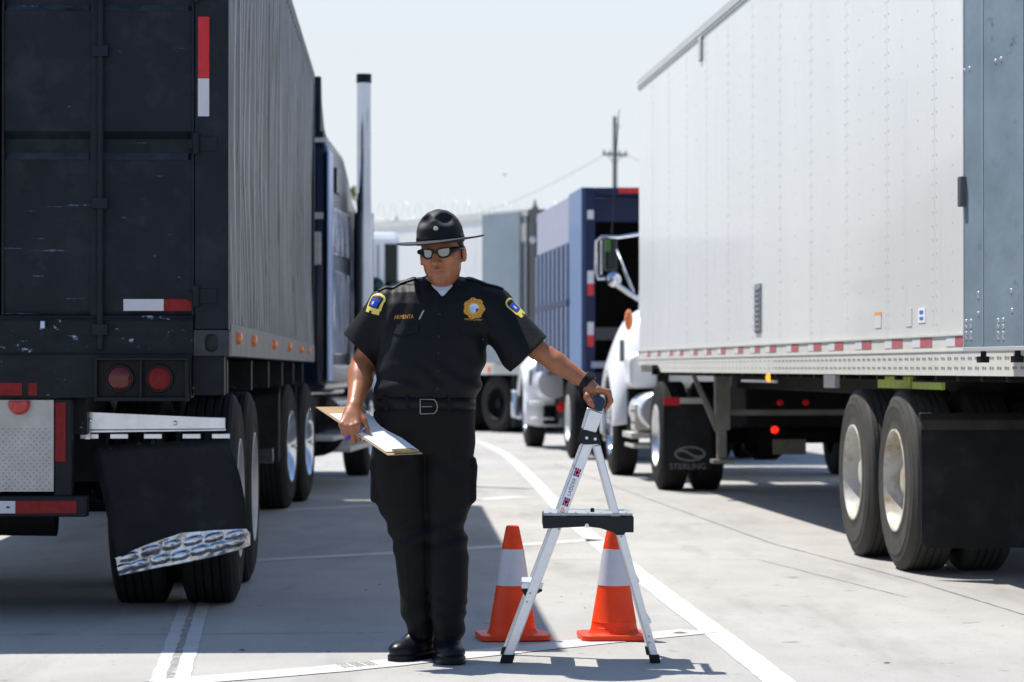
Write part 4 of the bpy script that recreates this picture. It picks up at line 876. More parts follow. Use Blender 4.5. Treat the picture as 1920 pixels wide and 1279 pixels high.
# ---------------------------------------------------------------- cones
def cone(px, pbase, label, rz):
    g_ = G(px, 1197); t = thing('traffic_cone', label, 'cone', g_, rz, 'orange traffic cones by the ladder')
    mb = MB(); w = .152
    pts = []
    for cx, cy, a0 in ((w - .045, w - .045, 0), (-w + .045, w - .045, 90), (-w + .045, -w + .045, 180), (w - .045, -w + .045, 270)):
        for k in range(6): a = R(a0 + 18 * k); pts.append((cx + .045 * math.cos(a), cy + .045 * math.sin(a)))
    mb.prism(pts, 'z', .004, .026)
    for cx, cy in ((w - .05, w - .05), (-w + .05, w - .05), (w - .05, -w + .05), (-w + .05, -w + .05)): mb.lathe([(0, .02), (.005, .022)], (cx, cy, 0), 'z', 12, caps=True)
    mb.build('base', M['orange'], t, bevel=.007, bseg=3)
    mb = MB(); mb.lathe([(.02, .118), (.030, .108), (.045, .1015), (.052, .1005), (.053, .0995), (.075, .096), (.076, .0975), (.08, .0955), (.225, .0715), (.395, .0465), (.478, .0295), (.486, .027), (.489, .022), (.485, .018), (.40, .016)], (0, 0, 0), 'z', 48)
    mb.build('cone_body', M['orange'], t)
    mb = MB(); mb.lathe([(.232, .0685), (.2325, .0722), (.388, .0492), (.3885, .046)], (0, 0, 0), 'z', 48); mb.build('reflective_band', M['cone_white'], t, ang=60)
    return t
cone(961, 0, 'orange cone half in shade behind the front ladder leg, nearer the officer', R(7))
cone(1151, 0, 'sunlit orange cone between the ladder legs, under the tray end', R(4))

# ---------------------------------------------------------------- folding step ladder with tray
YL0, YL1 = 11.03, 11.37
L0 = Vector(((1088 - 960) * YL0 / F, YL0, 0))
ld = thing('step_ladder', 'small folding aluminium step ladder with black tray under the officer\'s hand', 'step ladder', L0, 0)
def lx(px): return (px - 960) * YL0 / F - L0.x
def lz(py): return H + (HOR - py) * YL0 / F
def lp(px, py): return (lx(px), lz(py))
def rail(pts, dy, name, m=None, bev=.004):
    mb = MB(); mb.prism([lp(*p) for p in pts], 'y', dy, dy + .022); return mb.build(name, m or M['alu'], ld, bevel=bev)
DY = YL1 - YL0
for dy in (0.0, DY - .022):
    rail([(1093, 832), (1113, 832), (963, 1229), (943, 1229)], dy, 'front_rail')
    rail([(1113, 836), (1126, 834), (1234, 1229), (1219, 1229)], dy, 'rear_rail')
    rail([(1105, 766), (1131, 775), (1117, 812), (1093, 806)], dy, 'handle_rail')
    rail([(1096, 806), (1116, 813), (1122, 815), (1124, 824), (1127, 833), (1103, 833), (1087, 832), (1092, 812)], dy - .004, 'hinge', M['black_plastic'], .003)
    for px, py in ((1100, 821), (1116, 823)):
        mb = MB(); mb.lathe([(.0, .0065), (-.004, .006), (-.005, .003), (-.005, .0003)], (lx(px), dy - .004, lz(py)), 'y', 12); mb.build('rivet', M['alu'], ld)
    mb = MB()
    for px, py in ((1052, 985), (1048, 992), (1078, 878), (994, 1112), (988, 1128), (1161, 995), (1165, 1006), (1216, 1193), (1217, 1204), (1068, 915)):
        mb.lathe([(.0, .0045), (-.003, .004), (-.0035, .0003)], (lx(px), dy, lz(py)), 'y', 8)
    mb.build('rivets', mat('grey rivets', (.35, .36, .38), .35, .6), ld)
    for pts in ([(941, 1227), (966, 1227), (961, 1243.5), (937, 1243.5)], [(1216, 1227), (1236, 1227), (1238, 1243.5), (1219, 1243.5)]):
        mb = MB(); mb.prism([lp(*p) for p in pts], 'y', dy - .006, dy + .03); mb.v = [(x, y, max(z, .0)) for x, y, z in mb.v]; mb.build('rubber_foot', M['rubber'], ld, bevel=.004)
# grip bar across the top with end caps
mb = MB(); p0, p1 = lp(1133, 744), lp(1109, 768)
capm = [(1119, 741), (1131, 745), (1134, 754), (1128, 772), (1112, 766), (1111, 757), (1114, 748)]
for y0, y1 in ((-.045, .004), (DY - .006, DY + .012)):
    mb = MB(); mb.prism([lp(*p) for p in capm], 'y', y0, y1); mb.build('handle_cap', M['navy_plastic'], ld, bevel=.006, bseg=3)
mb = MB(); c = lp(1124, 754); mb.tube([(c[0], .004, c[1]), (c[0], DY - .006, c[1])], .0165, 18); mb.build('grip', M['navy_plastic'], ld)
# tray
mb = MB()
mb.prism([lp(*p) for p in [(1018, 967), (1188, 968), (1188, 998), (1172, 998), (1170, 1003), (1156, 1003), (1150, 998), (1125, 990), (1100, 987), (1018, 991)]], 'y', -.012, .0)
mb.prism([lp(*p) for p in [(1018, 967), (1188, 968), (1188, 996), (1172, 996), (1150, 996), (1125, 989), (1018, 990)]], 'y', DY, DY + .012)
mb.prism([lp(*p) for p in [(1018, 967), (1026, 967), (1026, 990), (1018, 990)]], 'y', .0, DY)
mb.prism([lp(*p) for p in [(1180, 968), (1188, 968), (1188, 996), (1180, 996)]], 'y', .0, DY)
tray = mb.build('tray', M['black_plastic'], ld, bevel=.004)
mb = MB(); x0, x1 = lx(1020), lx(1186); zt_ = lz(966.5)
mb.box(x0, x1, -.010, DY + .010, zt_, zt_ + .009)
for k in range(7): mb.box(x0 + .02 + k * .05, x0 + .03 + k * .05, .01, DY - .01, zt_ + .009, zt_ + .0115)
mb.build('tray_top', mat('dull grey tray top', (.36, .38, .37), .4, .5, .2, 20), tray, bevel=.002)
mb = MB(); mb.lathe([(0, .008), (.014, .008), (.016, .004)], (lx(1112), .1, zt_ + .009), 'z', 10, caps=True); mb.build('tray_peg', M['black_plastic'], tray)
mb = MB(); mb.lathe([(-.012, .009), (-.018, .008), (-.019, .0004)], (lx(1100), .0, lz(985)), 'y', 12); mb.build('bolt', M['alu'], tray)
for (a, b_) in (((1060, 956), (1070, 958)), ((1130, 957), (1160, 956))):
    pass
# step between the front rails
mb = MB(); mb.prism([lp(*p) for p in [(979, 1093), (1019, 1093), (1019, 1097), (1016, 1105), (978, 1105), (977, 1098)]], 'y', .022, DY - .022); st = mb.build('step', M['alu'], ld, bevel=.003)
mb = MB(); mb.prism([lp(*p) for p in [(977, 1105.5), (1017, 1105.5), (1017, 1109), (1000, 1118), (984, 1118)]], 'y', .023, .035); mb.prism([lp(*p) for p in [(977, 1105.5), (1017, 1105.5), (1017, 1109), (1000, 1118), (984, 1118)]], 'y', DY - .035, DY - .023)
mb.build('step_bracket', M['black_plastic'], st, bevel=.002)
mb = MB()
for (px, py) in ((1218, 1166), (1196, 1090)): q = lp(px, py); mb.tube([(q[0], .02, q[1]), (q[0], DY - .02, q[1])], .008, 8)
mb.build('cross_bar', M['alu'], ld)
# stickers on the near front rail (red, white and blue flag crosses with lettering between)
rd = mat('sticker red', (.55, .02, .05), .4); bl = mat('sticker blue', (.03, .04, .22), .4); wh = mat('sticker white', (.75, .75, .78), .4)
ang = math.atan2(832 - 1229, 1102 - 953)
def on_rail(py, off=0): t = (py - 832) / (1229 - 832); return 1102.5 + (953.5 - 1102.5) * t + off
tdir = Vector((lx(1102.5) - lx(953.5), 0, lz(832) - lz(1229))).normalized(); nd = Vector((tdir.z, 0, -tdir.x))
def stick(py, L_, w_, m_, y_, off=0.0, mb=None, along=0.0):
    c = Vector((lx(on_rail(py)), y_, lz(py))) + nd * off + tdir * along
    mb.poly([c + tdir * L_ / 2 + nd * w_ / 2, c + tdir * L_ / 2 - nd * w_ / 2, c - tdir * L_ / 2 - nd * w_ / 2, c - tdir * L_ / 2 + nd * w_ / 2])
for py in (886, 941):
    for (m_, L_, w_, y_) in ((bl, .034, .024, -.0006), (wh, .034, .010, -.0009), (wh, .011, .024, -.0009), (rd, .034, .0075, -.0012), (rd, .009, .024, -.0012)):
        mb = MB(); stick(py, L_, w_, m_, y_, 0, mb); mb.build('flag_sticker', m_, ld, smooth=False)
rot = math.atan2(tdir.z, tdir.x)
for py, s_, txt, mm in ((913, .020, 'LADDER', bl), (962, .022, 'STEP', rd), (975, .014, '225 LB', bl)):
    text_mesh('rail_lettering', txt, s_, mm, ld, (lx(on_rail(py)), -.0008, lz(py)), rot=(R(90), -rot, 0), ext=.0003)
# ---------------------------------------------------------------- signed-distance modelling -> one smooth mesh
def smin(a, b, k): h = np.clip(0.5 + 0.5 * (b - a) / k, 0, 1); return b + (a - b) * h - k * h * (1 - h)
def smax(a, b, k): return -smin(-a, -b, k)
def cap(p, a, b, ra, rb=None):
    rb = ra if rb is None else rb
    a = np.array(a, np.float32); b = np.array(b, np.float32); ba = b - a; pa = p - a
    t = np.clip(pa @ ba / max(ba @ ba, 1e-9), 0, 1); return np.linalg.norm(pa - t[:, None] * ba, axis=1) - (ra + (rb - ra) * t)
def ell(p, c, r, rot=None):
    q = p - np.array(c, np.float32)
    if rot is not None: q = q @ rot
    r = np.array(r, np.float32); k0 = np.linalg.norm(q / r, axis=1); k1 = np.linalg.norm(q / (r * r), axis=1)
    return k0 * (k0 - 1.0) / np.maximum(k1, 1e-6)
def chain(p, pts, rs, k=.008):
    d = None
    for a, b, ra, rb in zip(pts, pts[1:], rs, rs[1:]):
        e = cap(p, a, b, ra, rb); d = e if d is None else smin(d, e, k)
    return d
def loft(p, st, e=2.3):
    """stations (z, x0, x1, ycentre, yradius) from high to low z"""
    st = sorted(st); z = np.array([s[0] for s in st])
    cx = np.interp(p[:, 2], z, [(s[1] + s[2]) / 2 for s in st]); rx = np.interp(p[:, 2], z, [abs(s[2] - s[1]) / 2 for s in st])
    cy = np.interp(p[:, 2], z, [s[3] for s in st]); ry = np.interp(p[:, 2], z, [s[4] for s in st])
    q = (np.abs((p[:, 0] - cx) / rx) ** e + np.abs((p[:, 1] - cy) / ry) ** e) ** (1 / e)
    d = (q - 1) * np.minimum(rx, ry); return np.maximum(d, np.maximum(z[0] - p[:, 2], p[:, 2] - z[-1]))
def surface(fn, lo, hi, h):
    lo = np.array(lo, np.float32); hi = np.array(hi, np.float32); B = 12
    n = (np.ceil((hi - lo) / h / B).astype(int)) * B + 1
    D = np.full(tuple(n), 1.0, np.float32)
    nb = (n - 1) // B; bi = np.stack(np.meshgrid(*[np.arange(k) for k in nb], indexing='ij'), -1).reshape(-1, 3)
    dc = fn((lo + (bi + .5) * B * h).astype(np.float32)); hd = B * h * .87 * 1.25 + .012
    for b, d in zip(bi, dc):
        if d < 0: D[b[0] * B:b[0] * B + B + 1, b[1] * B:b[1] * B + B + 1, b[2] * B:b[2] * B + B + 1] = -1.0
    act = bi[np.abs(dc) < hd]; loc = np.stack(np.meshgrid(*[np.arange(B + 1)] * 3, indexing='ij'), -1).reshape(-1, 3)
    for i in range(0, len(act), 400):
        a = act[i:i + 400]; idx = (a[:, None, :] * B + loc[None]).reshape(-1, 3)
        D[idx[:, 0], idx[:, 1], idx[:, 2]] = fn((lo + idx * h).astype(np.float32))
    S = D < 0
    cnt = sum(S[i:i + n[0] - 1, j:j + n[1] - 1, k:k + n[2] - 1].astype(np.int8) for i in (0, 1) for j in (0, 1) for k in (0, 1))
    cells = np.argwhere((cnt > 0) & (cnt < 8)); vid = np.full(tuple(n - 1), -1, np.int64); vid[tuple(cells.T)] = np.arange(len(cells))
    acc = np.zeros((len(cells), 3)); w = np.zeros(len(cells)); cor = [(i, j, k) for i in (0, 1) for j in (0, 1) for k in (0, 1)]
    for a in cor:
        for ax in range(3):
            if a[ax]: continue
            b = list(a); b[ax] = 1
            da = D[cells[:, 0] + a[0], cells[:, 1] + a[1], cells[:, 2] + a[2]]; db = D[cells[:, 0] + b[0], cells[:, 1] + b[1], cells[:, 2] + b[2]]
            m = (da < 0) != (db < 0); t = np.where(m, da / np.where(m, da - db, 1), 0); P_ = np.tile(np.array(a, float), (len(cells), 1)); P_[:, ax] += t
            acc[m] += P_[m]; w[m] += 1
    V = lo + (cells + acc / w[:, None]) * h; Fs = []
    for ax in range(3):
        u, v = (ax + 1) % 3, (ax + 2) % 3; sl = [slice(None)] * 3; s2 = [slice(None)] * 3
        sl[ax] = slice(0, n[ax] - 1); s2[ax] = slice(1, n[ax]); ch = S[tuple(sl)] != S[tuple(s2)]; e = np.argwhere(ch)
        ok = (e[:, u] > 0) & (e[:, v] > 0) & (e[:, u] < n[u] - 1) & (e[:, v] < n[v] - 1); e = e[ok]
        q = []
        for du, dv in ((1, 1), (0, 1), (0, 0), (1, 0)):
            c = e.copy(); c[:, u] -= du; c[:, v] -= dv; q.append(vid[tuple(c.T)])
        q = np.stack(q, 1); fl = ~S[tuple(e.T)]; q[fl] = q[fl][:, ::-1]; Fs.append(q)
    Fq = np.concatenate(Fs); return V, Fq[(Fq >= 0).all(1)]
def sdf_obj(name, fn, lo, hi, h, m, parent, smooth_it=0, col=None, label=None):
    V, Fq = surface(fn, lo, hi, h)
    if smooth_it:
        from_ = np.concatenate([Fq[:, 0], Fq[:, 1], Fq[:, 2], Fq[:, 3]]); to_ = np.concatenate([Fq[:, 1], Fq[:, 2], Fq[:, 3], Fq[:, 0]])
        for _ in range(smooth_it):
            A = np.zeros_like(V); c = np.zeros(len(V))
            for k in range(3): A[:, k] = np.bincount(from_, V[to_, k], len(V)) + np.bincount(to_, V[from_, k], len(V))
            c = np.bincount(from_, None, len(V)) + np.bincount(to_, None, len(V)); V = V * .5 + .5 * A / np.maximum(c, 1)[:, None]
    me = bpy.data.meshes.new(name); me.vertices.add(len(V)); me.vertices.foreach_set('co', V.astype(np.float32).ravel())
    me.loops.add(len(Fq) * 4); me.loops.foreach_set('vertex_index', Fq.astype(np.int32).ravel())
    me.polygons.add(len(Fq)); me.polygons.foreach_set('loop_start', np.arange(0, len(Fq) * 4, 4, dtype=np.int32))
    me.update(calc_edges=True); me.validate()
    me.polygons.foreach_set('use_smooth', [True] * len(me.polygons)); me.materials.append(m)
    if col is not None:
        ca = me.color_attributes.new('Col', 'FLOAT_COLOR', 'POINT'); co = np.zeros(len(me.vertices) * 3); me.vertices.foreach_get('co', co)
        ca.data.foreach_set('color', col(co.reshape(-1, 3).astype(np.float32)).astype(np.float32).ravel())
    o = bpy.data.objects.new(name, me); COL.objects.link(o); o.parent = parent
    if label: o['label'] = label
    return o
def bvh_of(o):
    return BVHTree.FromPolygons([v.co.copy() for v in o.data.vertices], [tuple(p.vertices) for p in o.data.polygons])

# ---------------------------------------------------------------- the officer
MY = 11.2; MX = (820 - 960) * MY / F
man = thing('person', 'officer in black short-sleeved uniform, wide-brimmed hat and sunglasses, leaning on the ladder', 'person', (MX, MY, 0))
def P(px, py, y=0.0):
    Z = MY + y; return np.array(((px - 960) * Z / F - MX, y, H + (HOR - py) * Z / F), np.float32)
def PX(px, y=0.0): return float(P(px, 600, y)[0])
def PZ(py, y=0.0): return float(P(800, py, y)[2])

cloth = mat('black uniform cloth', (.0050, .0052, .0066), .58, 0, .15, 40, .0055, 11, spec=.45, sheen=.015)
cloth_t = mat('black trouser cloth', (.0048, .0048, .0054), .66, 0, .15, 40, .0055, 10, spec=.4, sheen=.01)
tee = mat('white cotton', (.62, .66, .74), .8, 0, .03, 20, .0006, 120)
leather = mat('black leather', (.006, .0065, .009), .36, 0, .2, 20, .0008, 50, spec=.5)
belt_m = mat('black basket belt', (.005, .005, .0055), .5, 0, .2, 60, .0015, 130)
hat_m = mat('black navy felt hat', (.0045, .0055, .0095), .6, 0, .15, 12, .0006, 60, spec=.5, sheen=.08)
gold = mat('gold embroidery', (.62, .30, .03), .5, 0, .3, 220, .0008, 300)
yell = mat('yellow embroidery', (.66, .56, .10), .55, 0, .2, 220)
blue_e = mat('blue embroidery', (.03, .06, .42), .5, 0, .25, 200)
pale_e = mat('pale blue embroidery', (.30, .55, .78), .5, 0, .25, 200)
white_e = mat('white embroidery', (.62, .66, .75), .5)
red_e = mat('dark red embroidery', (.20, .06, .12), .5)

# skin with painted-in-mesh colour patches (lips, stubble)
skin = bpy.data.materials.new('tanned skin'); skin.use_nodes = True
_n, _l = skin.node_tree.nodes, skin.node_tree.links; _b = _n['Principled BSDF']
_a = _n.new('ShaderNodeVertexColor'); _a.layer_name = 'Col'
_t = _n.new('ShaderNodeTexCoord'); _z = _n.new('ShaderNodeTexNoise'); _z.inputs['Scale'].default_value = 28; _z.inputs['Detail'].default_value = 6
_r = _n.new('ShaderNodeMapRange'); _r.inputs[1].default_value = .3; _r.inputs[2].default_value = .7; _r.inputs[3].default_value = .86; _r.inputs[4].default_value = 1.12
_v = _n.new('ShaderNodeVectorMath'); _v.operation = 'SCALE'
_l.new(_t.outputs['Object'], _z.inputs[0]); _l.new(_z.outputs[0], _r.inputs[0]); _l.new(_a.outputs[0], _v.inputs[0]); _l.new(_r.outputs[0], _v.inputs['Scale']); _l.new(_v.outputs[0], _b.inputs['Base Color'])
_b.inputs['Roughness'].default_value = .38; _b.inputs['Specular IOR Level'].default_value = .4; _b.inputs['Subsurface Weight'].default_value = .06; _b.inputs['Subsurface Radius'].default_value = (.01, .004, .002); _b.inputs['Subsurface Scale'].default_value = .5
_bn = _n.new('ShaderNodeTexNoise'); _bn.inputs['Scale'].default_value = 180; _bp = _n.new('ShaderNodeBump'); _bp.inputs['Distance'].default_value = .0006
_l.new(_t.outputs['Object'], _bn.inputs[0]); _l.new(_bn.outputs[0], _bp.inputs['Height']); _l.new(_bp.outputs[0], _b.inputs['Normal'])

# head frame
HR = (Matrix.Rotation(R(-13), 3, 'Z') @ Matrix.Rotation(R(9), 3, 'X') @ Matrix.Rotation(R(-4.2), 3, 'Y'))
HRn = np.array(HR, np.float32); HC = P(829, 477, -.03); HS = 1.06
def to_head(p): return ((p - HC) @ HRn) / HS
def hd(x, y, z): return HC + HRn @ (np.array((x, y, z), np.float32) * HS)
def head_sdf(p):
    q = to_head(p)
    d = ell(q, (0, .015, .05), (.076, .098, .092))
    d = smin(d, ell(q, (0, -.02, -.02), (.070, .074, .088)), .03)
    d = smin(d, ell(q, (0, -.038, -.070), (.045, .050, .038)), .03)
    for s in (1, -1):
        d = smin(d, ell(q, (s * .034, -.006, -.048), (.030, .050, .036)), .02)      # jowl
        d = smin(d, ell(q, (s * .043, -.064, -.012), (.024, .022, .020)), .018)     # cheek
    d = smin(d, cap(q, (-.036, -.0785, .034), (.036, -.0785, .034), .012), .016)
    for s in (1, -1): d = smax(d, -ell(q, (s * .032, -.105, .016), (.021, .020, .014)), .012)
    for s in (1, -1): d = smin(d, ell(q, (s * .031, -.080, .014), (.014, .012, .012)), .006)
    d = smin(d, chain(q, [(0, -.088, .022), (0, -.101, .0), (0, -.116, -.020)], [.009, .011, .0145]), .009)
    for s in (1, -1): d = smin(d, ell(q, (s * .0175, -.100, -.024), (.011, .012, .0095)), .005)
    for s in (1, -1): d = smax(d, -cap(q, (s * .007, -.104, -.036), (s * .008, -.100, -.030), .0035), .003)
    d = smin(d, ell(q, (0, -.083, -.050), (.030, .014, .018)), .012)                # muzzle
    d = smin(d, chain(q, [(-.024, -.084, -.0525), (0, -.0965, -.049), (.024, -.084, -.0525)], [.004, .0062, .004]), .004)
    d = smin(d, chain(q, [(-.020, -.084, -.0605), (0, -.0945, -.0625), (.020, -.084, -.0605)], [.004, .0068, .004]), .004)
    d = smax(d, -chain(q, [(-.027, -.088, -.0575), (0, -.1035, -.0562), (.027, -.088, -.0575)], [.0026, .0034, .0026]), .003)
    for s in (1, -1): d = smax(d, -chain(q, [(s * .026, -.100, -.022), (s * .036, -.092, -.045), (s * .034, -.083, -.060)], [.004, .0048, .004]), .008)
    d = smin(d, ell(q, (0, -.082, -.092), (.022, .016, .016)), .016)
    d = smin(d, ell(q, (0, -.028, -.096), (.044, .042, .022)), .02)                   # soft under-chin
    for s in (1, -1):
        e = ell(q, (s * .0835, .012, -.004), (.0085, .019, .033)); e = smax(e, -ell(q, (s * .0925, .006, -.002), (.006, .011, .021)), .004)
        e = smin(e, cap(q, (s * .079, -.004, -.026), (s * .082, -.004, -.030), .007), .006); d = smin(d, e, .006)
    return d * HS
# arms
SL, EL, WL = P(724, 580, .02), P(684, 684, .07), P(664, 764, -.135)
SR, ER, WR = P(926, 578, .01), P(1007, 655, -.09), P(1100, 718, -.15)
MC = [P(642.5, 796, -.150), P(651, 800, -.158), P(661.5, 801, -.162), P(671.5, 797, -.158)]
PI = [P(645.5, 812, -.152), P(652, 818, -.160), P(663, 821, -.163), P(674, 816, -.160)]
TI = [P(653, 818, -.128), P(659, 826, -.132), P(667, 829, -.135), P(676, 824, -.135)]
CR = P(1125, 753, -.15)
def hand_l(p):
    d = cap(p, WL, P(661, 780, -.16), .029, .030); p = p + np.array((0, .055, 0), np.float32)
    for i, m in enumerate(MC): d = smin(d, cap(p, P(655 + i * 5, 772, -.10), m, .020, .0135), .014)
    e = None
    for i in range(4):
        f = chain(p, [MC[i], PI[i], TI[i]], [.0122 - (i == 0) * .0015, .0108 - (i == 0) * .001, .0090], .004)
        f = smin(f, ell(p, MC[i] + np.array((0, -.003, .001), np.float32), (.0115, .010, .011)), .005)
        e = f if e is None else smin(e, f, .0022)
    d = smin(d, e, .006)
    th = chain(p, [P(672, 772, -.095), P(683, 788, -.125), P(689, 804, -.142), P(691, 819, -.150)], [.0175, .0145, .0115, .0095], .006)
    d = smin(d, th, .006)
    for i, m in enumerate(MC): d = smin(d, cap(p, P(657 + i * 3.5, 776, -.128), m + np.array((0, -.006, .004), np.float32), .003, .0045), .006)
    return d
def hand_r(p):
    d = cap(p, WR, P(1108, 727, -.16), .027, .026); e = None
    for i in range(4):
        y = -.190 + i * .0215; o_ = i * 1.2
        M0, M1, M2, M3 = P(1120 - o_ * .4, 731 + o_ * .3, y), P(1140 - o_ * .5, 735, y), P(1145 - o_ * .6, 752, y), P(1137 - o_ * .4, 765, y)
        f = chain(p, [M0, M1, M2, M3], [.0145, .0128, .0118, .0098], .004); f = smin(f, ell(p, P(1141, 737, y), (.013, .0105, .013)), .004)
        e = f if e is None else smin(e, f, .0020)
        d = smin(d, cap(p, P(1108, 729, -.155), M0, .025, .0165), .012)
    d = smin(d, e, .005)
    th = chain(p, [P(1103, 731, -.165), P(1101, 744, -.190), P(1107, 755, -.203), P(1115, 762, -.205)], [.019, .0155, .0135, .0110], .006)
    return smin(d, th, .006)
def arm_l(p, g=0.0):
    d = chain(p, [SL, EL], [.062 + g, .050 + g], .02)
    d = smin(d, chain(p, [EL, EL * .62 + WL * .38 + np.array((-.003, 0, 0), np.float32), WL], [.049 + g, .047 + g, .030 + g], .02), .03)
    d = smin(d, ell(p, EL * .75 + WL * .25 + np.array((-.012, 0, 0), np.float32), (.040 + g, .045 + g, .06 + g)), .03)
    return d
def arm_r(p, g=0.0):
    d = chain(p, [SR, ER], [.062 + g, .0415 + g], .02)
    d = smin(d, chain(p, [ER, ER * .6 + WR * .4, WR], [.0415 + g, .0410 + g, .0290 + g], .012), .008); return d
# torso and legs of the body (inside the clothes)
T0 = [(535, 762, 896), (548, 728, 922), (570, 715, 928), (600, 712, 928), (640, 710, 925), (670, 707, 918), (700, 704, 911), (730, 704, 903), (752, 703, 897), (775, 700, 893), (800, 700, 893)]
YC = [.01, .01, .005, .0, -.01, -.015, -.02, -.02, -.015, -.005, .0]; T0 = [(a, b, c - (0 if a < 640 else 5)) for a, b, c in T0]
YR = [.075, .105, .122, .135, .145, .150, .155, .153, .148, .142, .135]
TS = [(PZ(a), PX(b), PX(c), y, r) for (a, b, c), y, r in zip(T0, YC, YR)]
NB, NT = P(829, 548, .03), hd(0, .03, -.06)
def torso(p, g=0.0):
    st = [(z, a - g, b + g, y, r + g) for z, a, b, y, r in TS]; d = loft(p, st, 2.25) 
    d = smin(d, cap(p, P(790, 537, .015), SL + np.array((0, 0, .003), np.float32), .050 + g, .070 + g), .03)
    d = smin(d, cap(p, P(868, 537, .015), SR + np.array((0, 0, .002), np.float32), .050 + g, .072 + g), .03)
    return d
LL = [(775, 699, 800, .0, .125), (850, 694, 799, .0, .122), (900, 695, 800, .0, .118), (932, 699, 801, .0, .112), (955, 706, 803, -.003, .105), (972, 716, 804, -.004, .098), (1000, 727, 804, -.005, .092), (1040, 736, 806, -.002, .088), (1080, 741, 808, .004, .086), (1120, 746, 809, .01, .085), (1150, 750, 810, .012, .084), (1175, 757, 812, .012, .080), (1196, 765, 812, .01, .072)]
LR = [(775, 795, 893, .0, .125), (850, 795, 894, -.005, .122), (900, 796, 895, -.01, .118), (932, 798, 893, -.018, .112), (950, 799, 889, -.022, .106), (966, 801, 881, -.026, .100), (985, 803, 877, -.03, .094), (1005, 804, 881, -.035, .092), (1040, 806, 885, -.045, .09), (1080, 807, 884, -.055, .088), (1120, 809, 882, -.065, .086), (1160, 811, 880, -.072, .084), (1185, 814, 876, -.075, .078), (1203, 817, 867, -.078, .070)]
def leg_st(L_, g): return [(PZ(a, y), PX(b, y) - g, PX(c, y) + g, y, r + g) for a, b, c, y, r in L_]
LL = [(a, b + 4, c + (6 if a < 1160 else 2), y, r) for a, b, c, y, r in LL]; LR = [(a, b - (3 if a < 1160 else 0), c - 6, y, r) for a, b, c, y, r in LR]
SLL, SLR = leg_st(LL, 0), leg_st(LR, 0); SBL, SBR = leg_st(LL, -.018), leg_st(LR, -.018)
def body(p):
    d = head_sdf(p); d = smin(d, cap(p, NB, NT, .062, .058), .02)
    d = smin(d, arm_l(p), .004); d = smin(d, hand_l(p), .012); d = smin(d, arm_r(p), .004); d = smin(d, hand_r(p), .012)
    d = smin(d, torso(p, -.032), .006); d = smin(d, loft(p, SBL), .01); d = smin(d, loft(p, SBR), .01)
    d = smin(d, cap(p, P(786, 1170, .02), P(782, 1215, .0), .032, .026), .01); d = smin(d, cap(p, P(841, 1180, -.07), P(840, 1222, -.09), .032, .026), .01)
    return d
SKIN = np.array((.33, .122, .052))
def skin_col(v):
    q = to_head(v); c = np.tile(SKIN, (len(v), 1)); inh = head_sdf(v) < .004
    def blend(mask, col): 
        m = np.clip(mask, 0, 1)[:, None]; return c * (1 - m) + np.array(col) * m
    st = np.exp(-(((q[:, 2] + .082) / .030) ** 2)) * (q[:, 1] < -.02) * inh * .22; c = blend(st, (.16, .08, .055))
    up = np.exp(-((q[:, 0] / .026) ** 4) - ((q[:, 2] + .040) / .007) ** 2) * (q[:, 1] < -.07) * inh * .7; c = blend(up, (.12, .055, .045))
    lip = np.exp(-((q[:, 0] / .024) ** 6) - ((q[:, 2] + .0565) / .0085) ** 4) * (q[:, 1] < -.082) * inh * .9; c = blend(lip, (.25, .070, .045))
    br = np.exp(-(((np.abs(q[:, 0]) - .032) / .020) ** 4) - ((q[:, 2] - .036) / .005) ** 2) * (q[:, 1] < -.07) * inh * .85; c = blend(br, (.03, .018, .012))
    ck = np.exp(-(((np.abs(q[:, 0]) - .042) / .022) ** 2) - ((q[:, 2] + .008) / .018) ** 2) * (q[:, 1] < -.03) * inh * .5; c = blend(ck, (.42, .15, .085))
    ea = (np.abs(q[:, 0]) > .079) * inh * .6 * (q[:, 2] > -.05); c = blend(ea, (.40, .11, .06))
    hr = (v[:, 2] < 1.16) * .35; c = blend(hr, (.30, .13, .075))
    return np.concatenate([c, np.ones((len(v), 1))], 1)
bo = sdf_obj('body', body, (-.46, -.30, 0), (.76, .24, 1.80), .0045, skin, man, 2, skin_col)

# T-shirt
def tshirt(p):
    d = torso(p, -.010); n = cap(p, P(829, 545, .02), P(829, 520, .012), .078, .066); d = smin(d, n, .02)
    zc = PZ(536) + (p[:, 1] + .07) * .35; d = smax(d, p[:, 2] - zc, .004); return np.maximum(d, PZ(640) - p[:, 2])
sdf_obj('undershirt', tshirt, (-.34, -.24, 1.2), (.34, .22, 1.56), .005, tee, man, 2)
# shirt
CUL, CUR = P(680, 660, .07), P(992, 665, -.085)
nl = np.array((-(635 - 685) * -1, 0, 0), np.float32)
def unit(v): v = np.array(v, np.float32); return v / np.linalg.norm(v)
NL = unit((-.68, .0, -.70)); NR = unit((.70, .0, -.70))
def wr(p):      # shallow cloth folds
    x, y, z = p[:, 0], p[:, 1], p[:, 2]
    w = .0045 * np.sin(62 * z + 26 * x + 3 * np.sin(15 * x)) * np.exp(-((z - PZ(715)) / .06) ** 2)
    w += .0055 * np.sin(70 * x - 34 * z + 2) * np.exp(-((x - PX(728)) / .07) ** 2 - ((z - PZ(600)) / .12) ** 2)
    w += .0060 * np.sin(58 * x + 42 * z) * np.exp(-((x - PX(915)) / .06) ** 2 - ((z - PZ(640)) / .10) ** 2)
    w += .0030 * np.sin(110 * x + 10 * z) * np.exp(-((z - PZ(548)) / .045) ** 2) * (x < PX(800))
    return w
